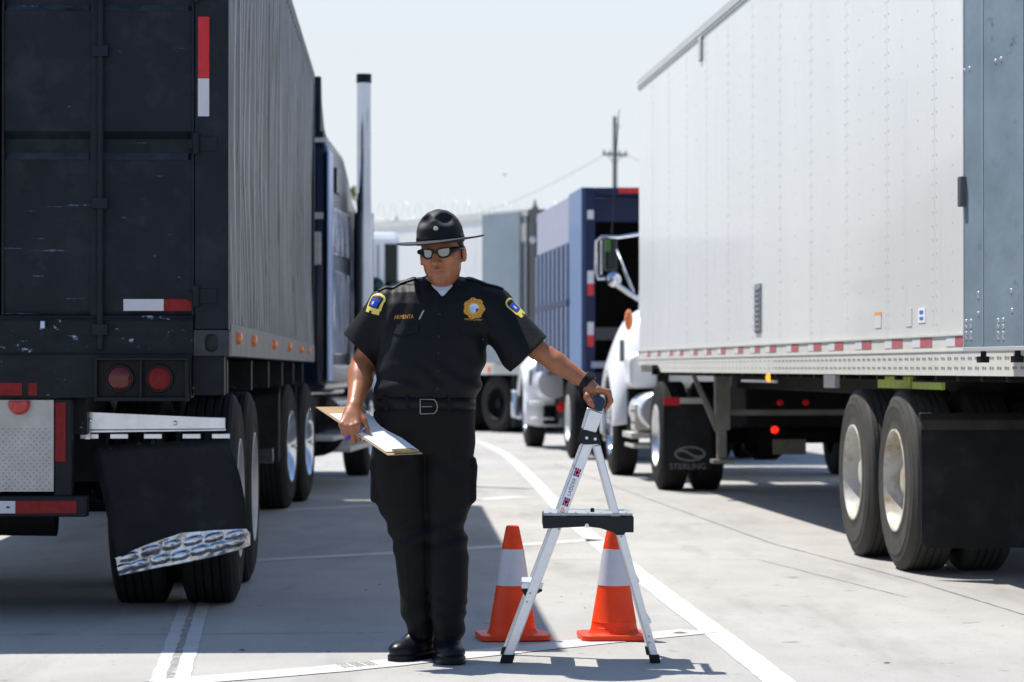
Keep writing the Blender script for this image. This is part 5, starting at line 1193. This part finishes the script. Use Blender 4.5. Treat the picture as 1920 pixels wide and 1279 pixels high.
def shirt(p):
    d = torso(p, -.003)
    CLb = CUL + NL * .05; CRb = CUR + NR * .05
    sl = cap(p, SL + np.array((.004, 0, .004), np.float32), CLb, .074, .090); sl = smin(sl, cap(p, SL, P(668, 642, .075), .07, .058), .03)
    sl = np.maximum(sl, (p - CUL) @ NL)
    sr = cap(p, SR + np.array((-.002, 0, .002), np.float32), CRb, .078, .101); sr = smin(sr, cap(p, SR, P(968, 668, -.07), .07, .066), .03)
    sr = np.maximum(sr, (p - CUR) @ NR)
    d = smin(smin(d, sl, .03), sr, .034)
    n = cap(p, P(829, 548, .03), P(829, 528, .035), .086, .078); d = smin(d, n, .02)
    zc = PZ(524); d = smax(d, (p[:, 2] - zc) - .3 * (p[:, 1] + .0), .004)
    # V opening
    vz = PZ(558, -.1); wv = np.abs(p[:, 0] - PX(829, -.1)) - (p[:, 2] - vz) * .86; d = np.maximum(d, -np.maximum(wv, p[:, 1] + .02))
    nk = cap(p, P(829, 560, .01), P(829, 505, .0), .069, .069); d = np.maximum(d, -np.maximum(nk, PZ(546) - p[:, 2]))
    # blouse over the belt
    d = d - .006 * np.exp(-((p[:, 2] - PZ(725)) / .03) ** 2)
    d = d + wr(p)
    # placket
    pk = np.maximum(np.abs(p[:, 0] - (PX(824) + .02 * (p[:, 2] - 1.25))) - .016, p[:, 1] + .05); d = np.where((pk < 0), d - .0025, d)
    return np.maximum(d, PZ(748) - p[:, 2])
sh = sdf_obj('shirt', shirt, (-.46, -.30, 1.03), (.48, .26, 1.58), .0045, cloth, man, 1)
bs = bvh_of(sh)
# trousers
def trousers(p):
    x, y, z = p[:, 0], p[:, 1], p[:, 2]
    a, b = loft(p, SLL, 2.3), loft(p, SLR, 2.3)
    d = smin(a, b, .012)
    hip = [(PZ(735), PX(709), PX(893), -.012, .145), (PZ(775), PX(703), PX(889), -.005, .143), (PZ(830), PX(701), PX(888), .0, .132), (PZ(850), PX(701), PX(888), .0, .125)]
    d = smin(d, loft(p, hip, 2.4), .02)
    for cx, yc in ((705, 0), (884, -.01)):                       # cargo pockets
        q = np.abs(p - np.array((PX(cx), yc + .01, PZ(905)), np.float32)) - np.array((.004, .060, .062), np.float32)
        d = smin(d, np.linalg.norm(np.maximum(q, 0), axis=1) + np.minimum(q.max(1), 0) - .016, .022)
        q = np.abs(p - np.array((PX(cx), yc + .01, PZ(868)), np.float32)) - np.array((.008, .060, .012), np.float32)
        d = smin(d, np.linalg.norm(np.maximum(q, 0), axis=1) + np.minimum(q.max(1), 0) - .013, .012)
    lo_ = np.exp(-((z - .16) / .09) ** 2); kn = np.exp(-((z - .50) / .08) ** 2); th = np.exp(-((z - .80) / .10) ** 2)
    d = d + .0045 * np.sin(80 * z + 34 * x + 2.5 * np.sin(23 * z + 9 * x) + 4 * y) * lo_ + .003 * np.sin(47 * z - 60 * x) * lo_ + .0060 * np.sin(70 * z - 34 * x) * kn + .0030 * np.sin(48 * z + 40 * np.abs(x)) * th
    d = np.where((z > .2) & (z < .9), d - .0022 * np.exp(-(((np.abs(x - PX(801)) - .105 * (.6 + .4 * z)) / .004) ** 2)) * (y < 0), d)
    return d
tr_ = sdf_obj('trousers', trousers, (-.32, -.24, .04), (.24, .24, 1.10), .005, cloth_t, man, 1)
# belt
def belt_prof():
    mb = MB(); n = 72; zc = PZ(757)
    for k in range(n):
        pass
    return mb
mb = MB(); n = 80; c0, cy = (PX(709) + PX(889)) / 2, -.012; rx, ry = (PX(889) - PX(709)) / 2 + .003, .153
rows = []
for k in range(n):
    t = 2 * math.pi * k / n; ct, st = math.cos(t), math.sin(t); e = 2 / 2.35
    x = c0 + rx * math.copysign(abs(ct) ** e, ct); y = cy + ry * math.copysign(abs(st) ** e, st); zc = PZ(756) - .014 * (x - c0)
    rows.append([(x, y, zc + .021), (x * 1.0, y, zc - .021)])
mb.v = [p for r in rows for p in r]
for k in range(n): j = (k + 1) % n; mb.f.append((2 * k, 2 * j, 2 * j + 1, 2 * k + 1)); mb.m.append(0)
belt = mb.build('belt', belt_m, man, solid=.006)
for px in (724, 764, 842):
    mb = MB(); x = PX(px, -.15); u = min(1, abs((x - c0) / rx)); yy = cy - ry * (1 - u ** 2.35) ** (1 / 2.35) - .006; zc = PZ(756)
    mb.box(x - .007, x + .007, yy - .003, yy + .004, zc - .03, zc + .03); mb.build('belt_loop', cloth_t, belt, bevel=.002)
bx0, bx1, bz0, bz1 = PX(788, -.17), PX(820, -.17), PZ(776, -.17), PZ(749, -.17); yb = cy - ry - .010
mb = MB(); lp_ = [(bx0, bz0 + .004), (bx0, bz1 - .004), (bx0 + .004, bz1), (bx0 + .05 - .004, bz1)]
pts = [(bx0, yb, bz0), (bx0, yb, bz1), (bx0 + .040, yb + .001, bz1), (bx1 - .012, yb + .003, bz1 - .001), (bx1 - .004, yb + .004, bz1 - .010), (bx1, yb + .005, (bz0 + bz1) / 2), (bx1 - .004, yb + .004, bz0 + .010), (bx1 - .014, yb + .002, bz0 + .001), (bx0, yb, bz0)]
mb.tube(pts, .0026, 8); mb.tube([(bx0 + .004, yb - .002, (bz0 + bz1) / 2), (bx1 - .02, yb - .001, (bz0 + bz1) / 2)], .002, 6)
mb.build('buckle', mat('dull silver buckle', (.22, .22, .22), .4, .9), belt)
# collar
mb = MB(); n = 40; g_ = []
cc = P(829, 532, .02)
for k in range(n + 1):
    t = -1 + 2 * k / n; a = math.radians(90 + t * 158)            # 90 = back (+y)
    fr = max(0, abs(t) - .55) / .45; sg = 1 if t < 0 else -1
    row = []
    r1x, r1y = .071, .074; r2x, r2y = .090 + .012 * fr, .094
    ztop = cc[2] + .030 - .036 * fr ** 1.4 ; zb = cc[2] - .018 - .058 * fr ** 1.8
    ca, sa = math.cos(a), math.sin(a)
    for j, (rx_, ry_, zz) in enumerate(((r1x - .002, r1y - .002, ztop - .03), (r1x, r1y, ztop - .004), (r1x + .004, r1y + .004, ztop), ((r1x + r2x) / 2, (r1y + r2y) / 2, (ztop * .6 + zb * .4)), (r2x, r2y, zb))):
        x = cc[0] + ca * rx_; y = cc[1] + sa * ry_
        if j >= 3: x += -sg * .014 * fr * (j - 2) * -1; y -= .018 * fr * (j - 2)
        row.append((x, y, zz))
    g_.append(row)
mb.v = [p for r in g_ for p in r]
for k in range(n):
    for j in range(4): q = k * 5 + j; mb.f.append((q, q + 1, q + 6, q + 5)); mb.m.append(0)
co_ = mb.build('collar', cloth, sh, solid=.004, ang=80); md = co_.modifiers.new('s', 'SUBSURF'); md.levels = md.render_levels = 1

# projection of flat emblems on the shirt
def decal(name, cells, origin, U, V, D, m_, parent, bvh, off=.0016, h=.002):
    """cells: function (u, v) -> material index or None over a square grid; projected along D on the cloth"""
    origin, U, V, D = Vector(origin), Vector(U).normalized(), Vector(V).normalized(), Vector(D).normalized()
    ext = cells.ext; nu, nv = int(2 * ext[0] / h) + 1, int(2 * ext[1] / h) + 1; mb = MB(); cache = {}; layers = {}
    def pt(i, j):
        if (i, j) not in cache:
            o = origin + U * (-ext[0] + i * h) + V * (-ext[1] + j * h); hit = bvh.ray_cast(o - D * .2, D, .5)
            cache[(i, j)] = None if hit[0] is None else (hit[0], hit[1], o)
        return cache[(i, j)]
    vid = {}
    for i in range(nu):
        for j in range(nv):
            c = cells(-ext[0] + (i + .5) * h, -ext[1] + (j + .5) * h)
            if c is None: continue
            q = [pt(i, j), pt(i + 1, j), pt(i + 1, j + 1), pt(i, j + 1)]
            if any(x is None for x in q): continue
            f = []
            for (a, b), x in zip(((i, j), (i + 1, j), (i + 1, j + 1), (i, j + 1)), q):
                if (a, b) not in vid: vid[(a, b)] = len(mb.v); mb.v.append(tuple(x[0] - D * off))
                f.append(vid[(a, b)])
            mb.f.append(tuple(f)); mb.m.append(c)
    return mb.build(name, m_, parent, ang=80)
class Cells:
    def __init__(s, ext, fn): s.ext = ext; s.fn = fn
    def __call__(s, u, v): return s.fn(u, v)
# chest badge: gold star-edged ring with pale blue centre, ribbon under it
def badge(u, v):
    r = math.hypot(u, v); a = math.atan2(v, u); edge = .0415 + .0022 * math.cos(a * 7 + .4)
    if r < .0185: return 2 if (u < .002 and v < .008) else (3 if u > .006 and v < .0 else 1)
    if r < .022: return 0
    if r < .0235 and abs(math.sin(a * 3.5)) > .2: return 0
    if r < edge: return None if (.0375 < r < .0395 and math.sin(a * 16) > .2) or (.028 < r < .034 and math.sin(a * 22) > .75) else 0
    return None
decal('badge_patch', Cells((.05, .05), badge), P(889, 578, -.1), (1, 0, 0), (0, 0, 1), (0, 1, 0), [gold, white_e, pale_e, red_e], sh, bs, h=.0016)
text_me = None
def text_decal(txt, cpx, cpy, width, hgt, m_, name, tilt=0.0):
    c = bpy.data.curves.new('t', 'FONT'); c.body = txt; c.align_x = 'CENTER'; c.align_y = 'CENTER'; c.size = 1
    t = bpy.data.objects.new('t', c); COL.objects.link(t); me = bpy.data.meshes.new_from_object(t); bpy.data.objects.remove(t)
    xs = [v.co.x for v in me.vertices]; ys = [v.co.y for v in me.vertices]; w_, h_ = max(xs) - min(xs), max(ys) - min(ys); mx_, my_ = (max(xs) + min(xs)) / 2, (max(ys) + min(ys)) / 2
    o = Vector(P(cpx, cpy, -.12)); vs_ = []
    for v in me.vertices:
        u = (v.co.x - mx_) / w_ * width; w = (v.co.y - my_) / h_ * hgt
        q = o + Vector((u * math.cos(tilt) - w * math.sin(tilt), -.1, u * math.sin(tilt) + w * math.cos(tilt))); hit = bs.ray_cast(q, Vector((0, 1, 0)), .5)
        vs_.append((hit[0] - Vector((0, .002, 0))) if hit[0] else q)
    m2 = bpy.data.meshes.new(name); m2.from_pydata([tuple(v) for v in vs_], [], [tuple(p.vertices) for p in me.polygons]); m2.materials.append(m_)
    ob = bpy.data.objects.new(name, m2); COL.objects.link(ob); ob.parent = sh; return ob
text_decal('ARMENTA', 757, 594, .078, .016, gold, 'name_lettering', .03)
text_decal('ENFORCEMENT', 888, 599, .070, .008, gold, 'badge_lettering', -.05)
# shoulder patches: yellow edged shield, blue field, small white figure, yellow scroll below
def shield(u, v):
    top = .047; w_ = .033 * (1 - max(0, (v - .02) / .027) ** 2 * .6) if v > .02 else .033
    if v < -.022:
        if v < -.040: return None
        if abs(u) < .030 and (abs(u) > .006 or v > -.030): return 0
        return None
    if abs(u) > w_ or v > top - .25 * abs(u): return None
    if abs(u) > w_ - .0075 or v > top - .25 * abs(u) - .008 : return 0
    if v < -.016: return 0
    if abs(u) < .019 and -.012 < v < .022: return 2 if (abs(u + .003) < .004 and -.004 < v < .010) else 1
    return 3
navy_e = mat('near black field', (.012, .013, .02), .6)
dl = Vector((.80, .52, -.10)).normalized(); up_l = Vector((.30, 0, 1.0)); ul = up_l.cross(dl).normalized(); 
c_l = P(702, 570, -.045)
decal('shoulder_patch', Cells((.045, .05), shield), c_l, dl.cross(Vector((.42, 0, .9))).normalized(), Vector((.42, 0, .9)), dl, [yell, blue_e, white_e, navy_e], sh, bs, h=.002)
dr_ = Vector((-.66, .74, -.14)).normalized(); vr = Vector((-.62, 0, .80)).normalized(); c_r = P(962, 578, -.045)
decal('shoulder_patch', Cells((.045, .05), shield), c_r, (-vr.cross(dr_)).normalized() * 1.0, vr, dr_, [yell, blue_e, white_e, navy_e], sh, bs, h=.002)
# epaulettes, buttons, pen clip, pocket flaps
def strap(a, b, w_, name, m_, par, n=16, lift=.004, D=(0, .25, -1)):
    mb = MB(); A, B = Vector(a), Vector(b); d = (B - A).normalized(); D = Vector(D).normalized(); s_ = d.cross(D).normalized(); k = 0; vv = []
    for i in range(n + 1):
        c = A.lerp(B, i / n)
        for u in (-1, -.4, .4, 1):
            o = c + s_ * u * w_ / 2 * (1.0 if i < n else .5); h_ = bs.ray_cast(o - D * .15, D, .4); vv.append(tuple((h_[0] if h_[0] else o) - D * lift))
    mb.v = vv
    for i in range(n):
        for j in range(3): q = i * 4 + j; mb.f.append((q, q + 1, q + 5, q + 4)); mb.m.append(0)
    return mb.build(name, m_, par, solid=.003)
ep = mat('charcoal strap cloth', (.008, .008, .009), .5, 0, .2, 30, .001, 60)
e1 = strap(P(708, 545, .0), P(782, 520, .0), .042, 'epaulette', ep, sh); e2 = strap(P(944, 545, .0), P(872, 520, .0), .042, 'epaulette', ep, sh)
bh = bs.ray_cast(Vector(P(783, 500, .0)), Vector((0, 0, -1)), .4)
mb = MB(); mb.lathe([(0, .008), (.005, .007), (.007, .0004)], (bh[0].x, bh[0].y, bh[0].z + .003) if bh[0] else P(783, 517, 0), 'z', 14); mb.build('button', mat('pale metal button', (.65, .66, .6), .3, .8), e1)
for py in (590, 632, 662, 696, 728):
    x = PX(824) + .02 * (PZ(py) - 1.25); h_ = bs.ray_cast(Vector((x, -.6, PZ(py))), Vector((0, 1, 0)), 1.2)
    if h_[0]: mb = MB(); mb.lathe([(0, .0055), (-.0025, .005), (-.003, .0004)], h_[0], 'y', 12); mb.build('button', M['black_plastic'], sh)
def flap(px0, px1, py, nm):
    def f(u, v):
        if abs(u) > .058: return None
        lo = -.028 + (.014 * abs(u) / .058); return 0 if v > lo and v < .018 else None
    return decal(nm, Cells((.06, .032), f), P((px0 + px1) / 2, py, -.1), (1, 0, 0), (0, 0, 1), (0, 1, 0), [cloth], sh, bs, off=.0045, h=.003)
flap(730, 786, 617, 'pocket_flap'); flap(862, 918, 620, 'pocket_flap')
h_ = bs.ray_cast(Vector((PX(793), -.6, PZ(590))), Vector((0, 1, 0)), 1.2)[0]
if h_: mb = MB(); mb.box(h_.x - .0035, h_.x + .0035, h_.y - .006, h_.y, h_.z - .022, h_.z + .016); mb.v = [(x + (z - h_.z) * .5, y, z) for x, y, z in mb.v]; mb.build('pen_clip', mat('grey clip', (.28, .28, .28), .4, .5), sh, bevel=.002)

# shoes
def shoe(c, ang_, L_, wd, name):
    ca, sa = math.cos(ang_), math.sin(ang_)                # toe direction (-sa.., -ca)
    def loc(p):
        x, y = p[:, 0] - c[0], p[:, 1] - c[1]; f = -(y * ca) + x * sa; s_ = x * ca + y * sa
        return np.stack([s_, f, p[:, 2]], 1).astype(np.float32)
    def fn(p):
        q = loc(p)
        up = ell(q, (0, L_ * .22, .046), (wd * .50, L_ * .34, .040)); up = smin(up, ell(q, (0, -L_ * .12, .06), (wd * .43, L_ * .34, .050)), .03)
        up = smin(up, cap(q, (0, -L_ * .16, .06), (0, -L_ * .20, .14), .046, .048), .03); up = smin(up, cap(q, (0, .02, .085), (0, L_ * .14, .070), .028, .024), .02)
        up = np.maximum(up, .024 - q[:, 2])
        # sole: outline widened, flat
        r = np.sqrt((q[:, 0] / (wd * .53)) ** 2 + ((q[:, 1] - .0) / (L_ * .55)) ** 2); fwd = np.abs(q[:, 0] / (wd * .53)) ** 2.6 + np.abs((q[:, 1]) / (L_ * .545)) ** 3.2
        so = (fwd ** (1 / 2.8) - 1) * wd * .5; so = np.maximum(so, np.abs(q[:, 2] - .014) - .0135)
        so = np.maximum(so, -(np.maximum(np.abs(q[:, 1] + L_ * .12) - .012, q[:, 2] - .008)))
        return smin(up, so, .003)
    return sdf_obj(name, fn, (c[0] - .2, c[1] - .22, -.002), (c[0] + .2, c[1] + .22, .20), .004, leather, man, 1)
cL = P(779, 1235, .0); cR = P(841, 1238, -.10)
shoe((cL[0], -.01), R(-32), .285, .118, 'shoe'); shoe((cR[0] , -.105), R(8), .285, .118, 'shoe')

# hat
HO = Vector(P(826, 451.5, -.03)); HTn = np.array(Matrix.Rotation(R(-13), 3, 'Z') @ Matrix.Rotation(R(4), 3, 'X') @ Matrix.Rotation(R(-4.8), 3, 'Y'), np.float32)
def hh(p): return (p - np.array(HO, np.float32)) @ HTn
def crown(p):
    q = hh(p); x, y, z = q[:, 0], q[:, 1], q[:, 2]
    rr = np.interp(z, [-.01, .02, .05, .08, .10, .118, .13], [.0955, .0945, .091, .079, .064, .040, .0]); e = 2.1
    r = (np.abs(x / 1.0) ** e + np.abs(y / 1.12) ** e) ** (1 / e); d = (r - rr) * .85
    d = np.maximum(d, z - .128); d = np.maximum(d, -z - .012)
    for sx in (1, -1):
        d = smax(d, -ell(q, (sx * .064, -.082, .095), (.050, .052, .034)), .012)
        d = smax(d, -ell(q, (sx * .066, .082, .095), (.048, .050, .034)), .012)
    return d
cr_ = sdf_obj('hat', crown, (HO.x - .16, HO.y - .16, HO.z - .04), (HO.x + .16, HO.y + .16, HO.z + .16), .003, hat_m, man, 3)
mb = MB(); n = 72; rings = [.088, .10, .125, .150, .168, .1755, .1765]; g_ = []
for k in range(n):
    a = 2 * math.pi * k / n
    row = []
    for r in rings:
        x, y = r * math.cos(a), r * 1.08 * math.sin(a); u = (r - .088) / .0885
        z = .004 - .004 * u + .004 * u * u * math.cos(2 * a) - .006 * u * (math.sin(a) < 0) * abs(math.sin(a)) + (.0025 if r > .175 else 0)
        row.append(tuple(HO + Vector(HTn @ np.array((x, y, z), np.float32))))
    g_.append(row)
m_ = len(rings); mb.v = [p for r in g_ for p in r]
for k in range(n):
    j2 = (k + 1) % n
    for j in range(m_ - 1): mb.f.append((k * m_ + j, j2 * m_ + j, j2 * m_ + j + 1, k * m_ + j + 1)); mb.m.append(0)
mb.build('brim', hat_m, cr_, solid=.0045, ang=80)
mb = MB(); g_ = []
for k in range(n):
    a = 2 * math.pi * k / n; g_.append([tuple(HO + Vector(HTn @ np.array((r * math.cos(a), r * 1.11 * math.sin(a), z), np.float32))) for r, z in ((.0955, .003), (.0975, .005), (.0965, .020), (.094, .022))])
mb.v = [p for r in g_ for p in r]
for k in range(n):
    j2 = (k + 1) % n
    for j in range(3): mb.f.append((k * 4 + j, j2 * 4 + j, j2 * 4 + j + 1, k * 4 + j + 1)); mb.m.append(0)
mb.build('hat_band', leather, cr_, ang=60)
bcr = bvh_of(cr_); hp = bcr.ray_cast(Vector(P(813.5, 422, -.4)), Vector((0, 1, 0)), 1)[0]
mb = MB(); mb.lathe([(.002, .0105), (-.002, .0095), (-.004, .006), (-.006, .0004)], hp, 'y', 12); mb.build('hat_badge', mat('pale gold badge', (.62, .55, .36), .3, .6), cr_)

# short hair under the hat
def hair(p):
    q = to_head(p); d = ell(q, (0, .018, .045), (.0795, .100, .088)); d = smin(d, ell(q, (0, .03, -.005), (.073, .088, .07)), .02)
    d = smax(d, -(q[:, 1] - (-.022 + .25 * np.clip(-q[:, 2], 0, 1))), .004) if False else np.maximum(d, -(q[:, 1] + .030 - .55 * np.clip(.02 - q[:, 2], 0, .2)))
    return np.maximum(d * HS, HS * (-q[:, 2] - .045))
sdf_obj('hair', hair, (HC[0] - .13, HC[1] - .15, HC[2] - .10), (HC[0] + .13, HC[1] + .15, HC[2] + .06), .004, mat('short black hair', (.015, .012, .010), .6, 0, .3, 60, .002, 200), man, 1)

# sunglasses
fr_m = mat('black glossy frame', (.010, .010, .011), .2, 0, spec=.6); ln_m = mat('silver mirror lens', (.23, .25, .24), .14, .85)
def wrap(u, v, off=0.0):      # u right, v up on a curved front, head coordinates
    a = u / .080; r = .080 + off; return hd(r * math.sin(a) * .98, -.018 - (r) * math.cos(a) * 1.0 + abs(u) * 0.06, v)
def lens_shape(s, k=1.0):
    pts = [(.0085, .002), (.008, .013), (.012, .0175), (.026, .019), (.042, .0195), (.056, .0185), (.062, .014), (.060, .002), (.052, -.011), (.040, -.0155), (.024, -.0155), (.014, -.010)]
    c = (.035, .003); return [((c[0] + (x - c[0]) * k) * s, c[1] + (y - c[1]) * k + .013) for x, y in pts]
sg = bpy.data.objects.new('sunglasses_tmp', None)
mb = MB(); 
for s in (1, -1):
    o_, i_ = lens_shape(s, 1.15), lens_shape(s, .84); n = len(o_)
    for k in range(n):
        j = (k + 1) % n; a, b, c, d = o_[k], o_[j], i_[j], i_[k]
        F1 = [wrap(*q, .006) for q in (a, b, c, d)]; B1 = [wrap(*q, -.001) for q in (a, b, c, d)]
        mb.quad(*F1); mb.quad(*B1); mb.quad(F1[0], F1[1], B1[1], B1[0]); mb.quad(F1[3], F1[2], B1[2], B1[3])
for (a, b, c, d) in (((-.012, .024), (.012, .024), (.012, .016), (-.012, .016)),): 
    F1 = [wrap(*q, .0065) for q in (a, b, c, d)]; B1 = [wrap(*q, -.001) for q in (a, b, c, d)]; mb.quad(*F1); mb.quad(*B1); mb.quad(F1[0], F1[1], B1[1], B1[0]); mb.quad(F1[3], F1[2], B1[2], B1[3])
for s in (1, -1):
    L_ = [hd(s * .058, -.080, .021), hd(s * .0655, -.070, .022), hd(s * .0735, -.052, .021), hd(s * .0800, -.022, .018), hd(s * .0840, .005, .014), hd(s * .083, .022, .002)]
    mb.tube(L_, [.010, .011, .010, .007, .004, .003], 8)
gl = mb.build('sunglasses', fr_m, man, ang=50)
for s in (1, -1):
    mb = MB(); o_ = lens_shape(s, .9); c = wrap(.037 * s, .016, .0035); n = len(o_); mid = lens_shape(s, .45)
    for k in range(n):
        j = (k + 1) % n; mb.quad(wrap(*o_[k], .003), wrap(*o_[j], .003), wrap(*mid[j], .0038), wrap(*mid[k], .0038)); mb.poly([wrap(*mid[k], .0038), wrap(*mid[j], .0038), c])
    bmz = mb.build('lens', ln_m, gl, ang=80)
# wrist watch
ax = unit(WR - ER); wc = P(1101, 718, -.145); mb = MB(); up_ = Vector(ax).orthogonal().normalized(); w2 = Vector(ax).cross(up_)
k0 = 0; n = 36; 
for (t, r) in ((-.015, .0335), (-.015, .0395), (.015, .0385), (.015, .0325)):
    for k in range(n): a = 2 * math.pi * k / n; mb.v.append(tuple(Vector(wc) + Vector(ax) * t + (up_ * math.cos(a) + w2 * math.sin(a)) * r))
for i in range(4):
    for k in range(n): mb.f.append((i * n + k, i * n + (k + 1) % n, ((i + 1) % 4) * n + (k + 1) % n, ((i + 1) % 4) * n + k)); mb.m.append(0)
wa = mb.build('wristwatch', leather, man, ang=50)
dz_ = (Vector((-.15, -.45, .88)) - Vector(ax) * Vector((-.15, -.45, .88)).dot(Vector(ax))).normalized(); mb = MB()
a_, b_ = Vector(ax), Vector(ax).cross(dz_); cc_ = Vector(wc) + dz_ * .041
for z_, r in ((-.004, .020), (.005, .020), (.008, .017), (.008, .0005)):
    for k in range(20): t = 2 * math.pi * k / 20; mb.v.append(tuple(cc_ + dz_ * z_ + (a_ * math.cos(t) + b_ * math.sin(t)) * r))
for i in range(3):
    for k in range(20): mb.f.append((i * 20 + k, i * 20 + (k + 1) % 20, (i + 1) * 20 + (k + 1) % 20, (i + 1) * 20 + k)); mb.m.append(0)
mb.build('watch_case', M['black_plastic'], wa, ang=40)

# clipboard with papers, held at the side
A_, B_, C_, D_ = [Vector(P(*a)) for a in ((592, 763, -.10), (672, 762, .0), (792, 850, -.19), (727, 853, -.33))]
cb = thing('clipboard', 'brown clipboard with white papers held low in the officer\'s hand', 'clipboard', (MX + A_.x, MY + A_.y, A_.z))
def cbp(u, v, w_=0.0):   # u across (A->B), v along (A->D)
    p = A_.lerp(B_, u).lerp(D_.lerp(C_, u), v); nn = (B_ - A_).cross(D_ - A_).normalized(); nn = nn if nn.z > 0 else -nn
    return p + nn * w_ - A_
def slab(name, rect, w0, w1, m_, par=cb, bend=0.0):
    mb = MB(); u0, u1, v0, v1 = rect; n = 8
    for k in range(n):
        a, b = v0 + (v1 - v0) * k / n, v0 + (v1 - v0) * (k + 1) / n; ba, bb = bend * (1 - k / n) ** 2, bend * (1 - (k + 1) / n) ** 2
        q = [cbp(u0, a, w0 + ba), cbp(u1, a, w0 + ba), cbp(u1, b, w0 + bb), cbp(u0, b, w0 + bb)]; r = [cbp(u0, a, w1 + ba), cbp(u1, a, w1 + ba), cbp(u1, b, w1 + bb), cbp(u0, b, w1 + bb)]
        mb.quad(*q); mb.quad(*r); mb.quad(q[0], q[3], r[3], r[0]); mb.quad(q[1], q[2], r[2], r[1])
        if k == 0: mb.quad(q[0], q[1], r[1], r[0])
        if k == n - 1: mb.quad(q[2], q[3], r[3], r[2])
    return mb.build(name, m_, par, smooth=False)
slab('board', (0, 1, 0, 1), -.003, .0, mat('tan hardboard', (.42, .29, .16), .6, 0, .1, 30))
slab('paper', (.05, .98, .16, .95), .001, .0035, mat('white paper', (.78, .79, .80), .7))
mb = MB(); q = [cbp(.25, .93, .004), cbp(.8, .93, .004), cbp(.8, 1.0, .006), cbp(.25, 1.0, .006)]; r = [cbp(.25, .93, .010), cbp(.8, .93, .010), cbp(.8, 1.0, .016), cbp(.25, 1.0, .016)]
mb.quad(*q); mb.quad(*r)
for k in range(4): mb.quad(q[k], q[(k + 1) % 4], r[(k + 1) % 4], r[k])
mb.tube([cbp(.2, .985, .008), cbp(.85, .985, .008)], .006, 8)
mb.build('clip', mat('aged brass clip', (.30, .25, .14), .35, .7, .2, 40), cb)
# pen pinched between the curled fingers
pen = thing('pen', 'blue-capped pen tucked between the fingers holding the clipboard', 'pen', (MX, MY, 0))
a_, b_ = Vector(P(648, 826, -.227)), Vector(P(656, 819, -.223)); mb = MB(); mb.tube([a_, a_.lerp(b_, .15), b_], [.0035, .0062, .0062], 12); mb.build('cap', mat('blue plastic', (.03, .04, .50), .25), pen)
c_ = Vector(P(684, 803, -.215)); mb = MB(); mb.tube([b_ - Vector((0, -.004, 0)), c_], .0045, 10); mb.build('barrel', mat('clear grey blue barrel', (.15, .2, .35), .25), pen)
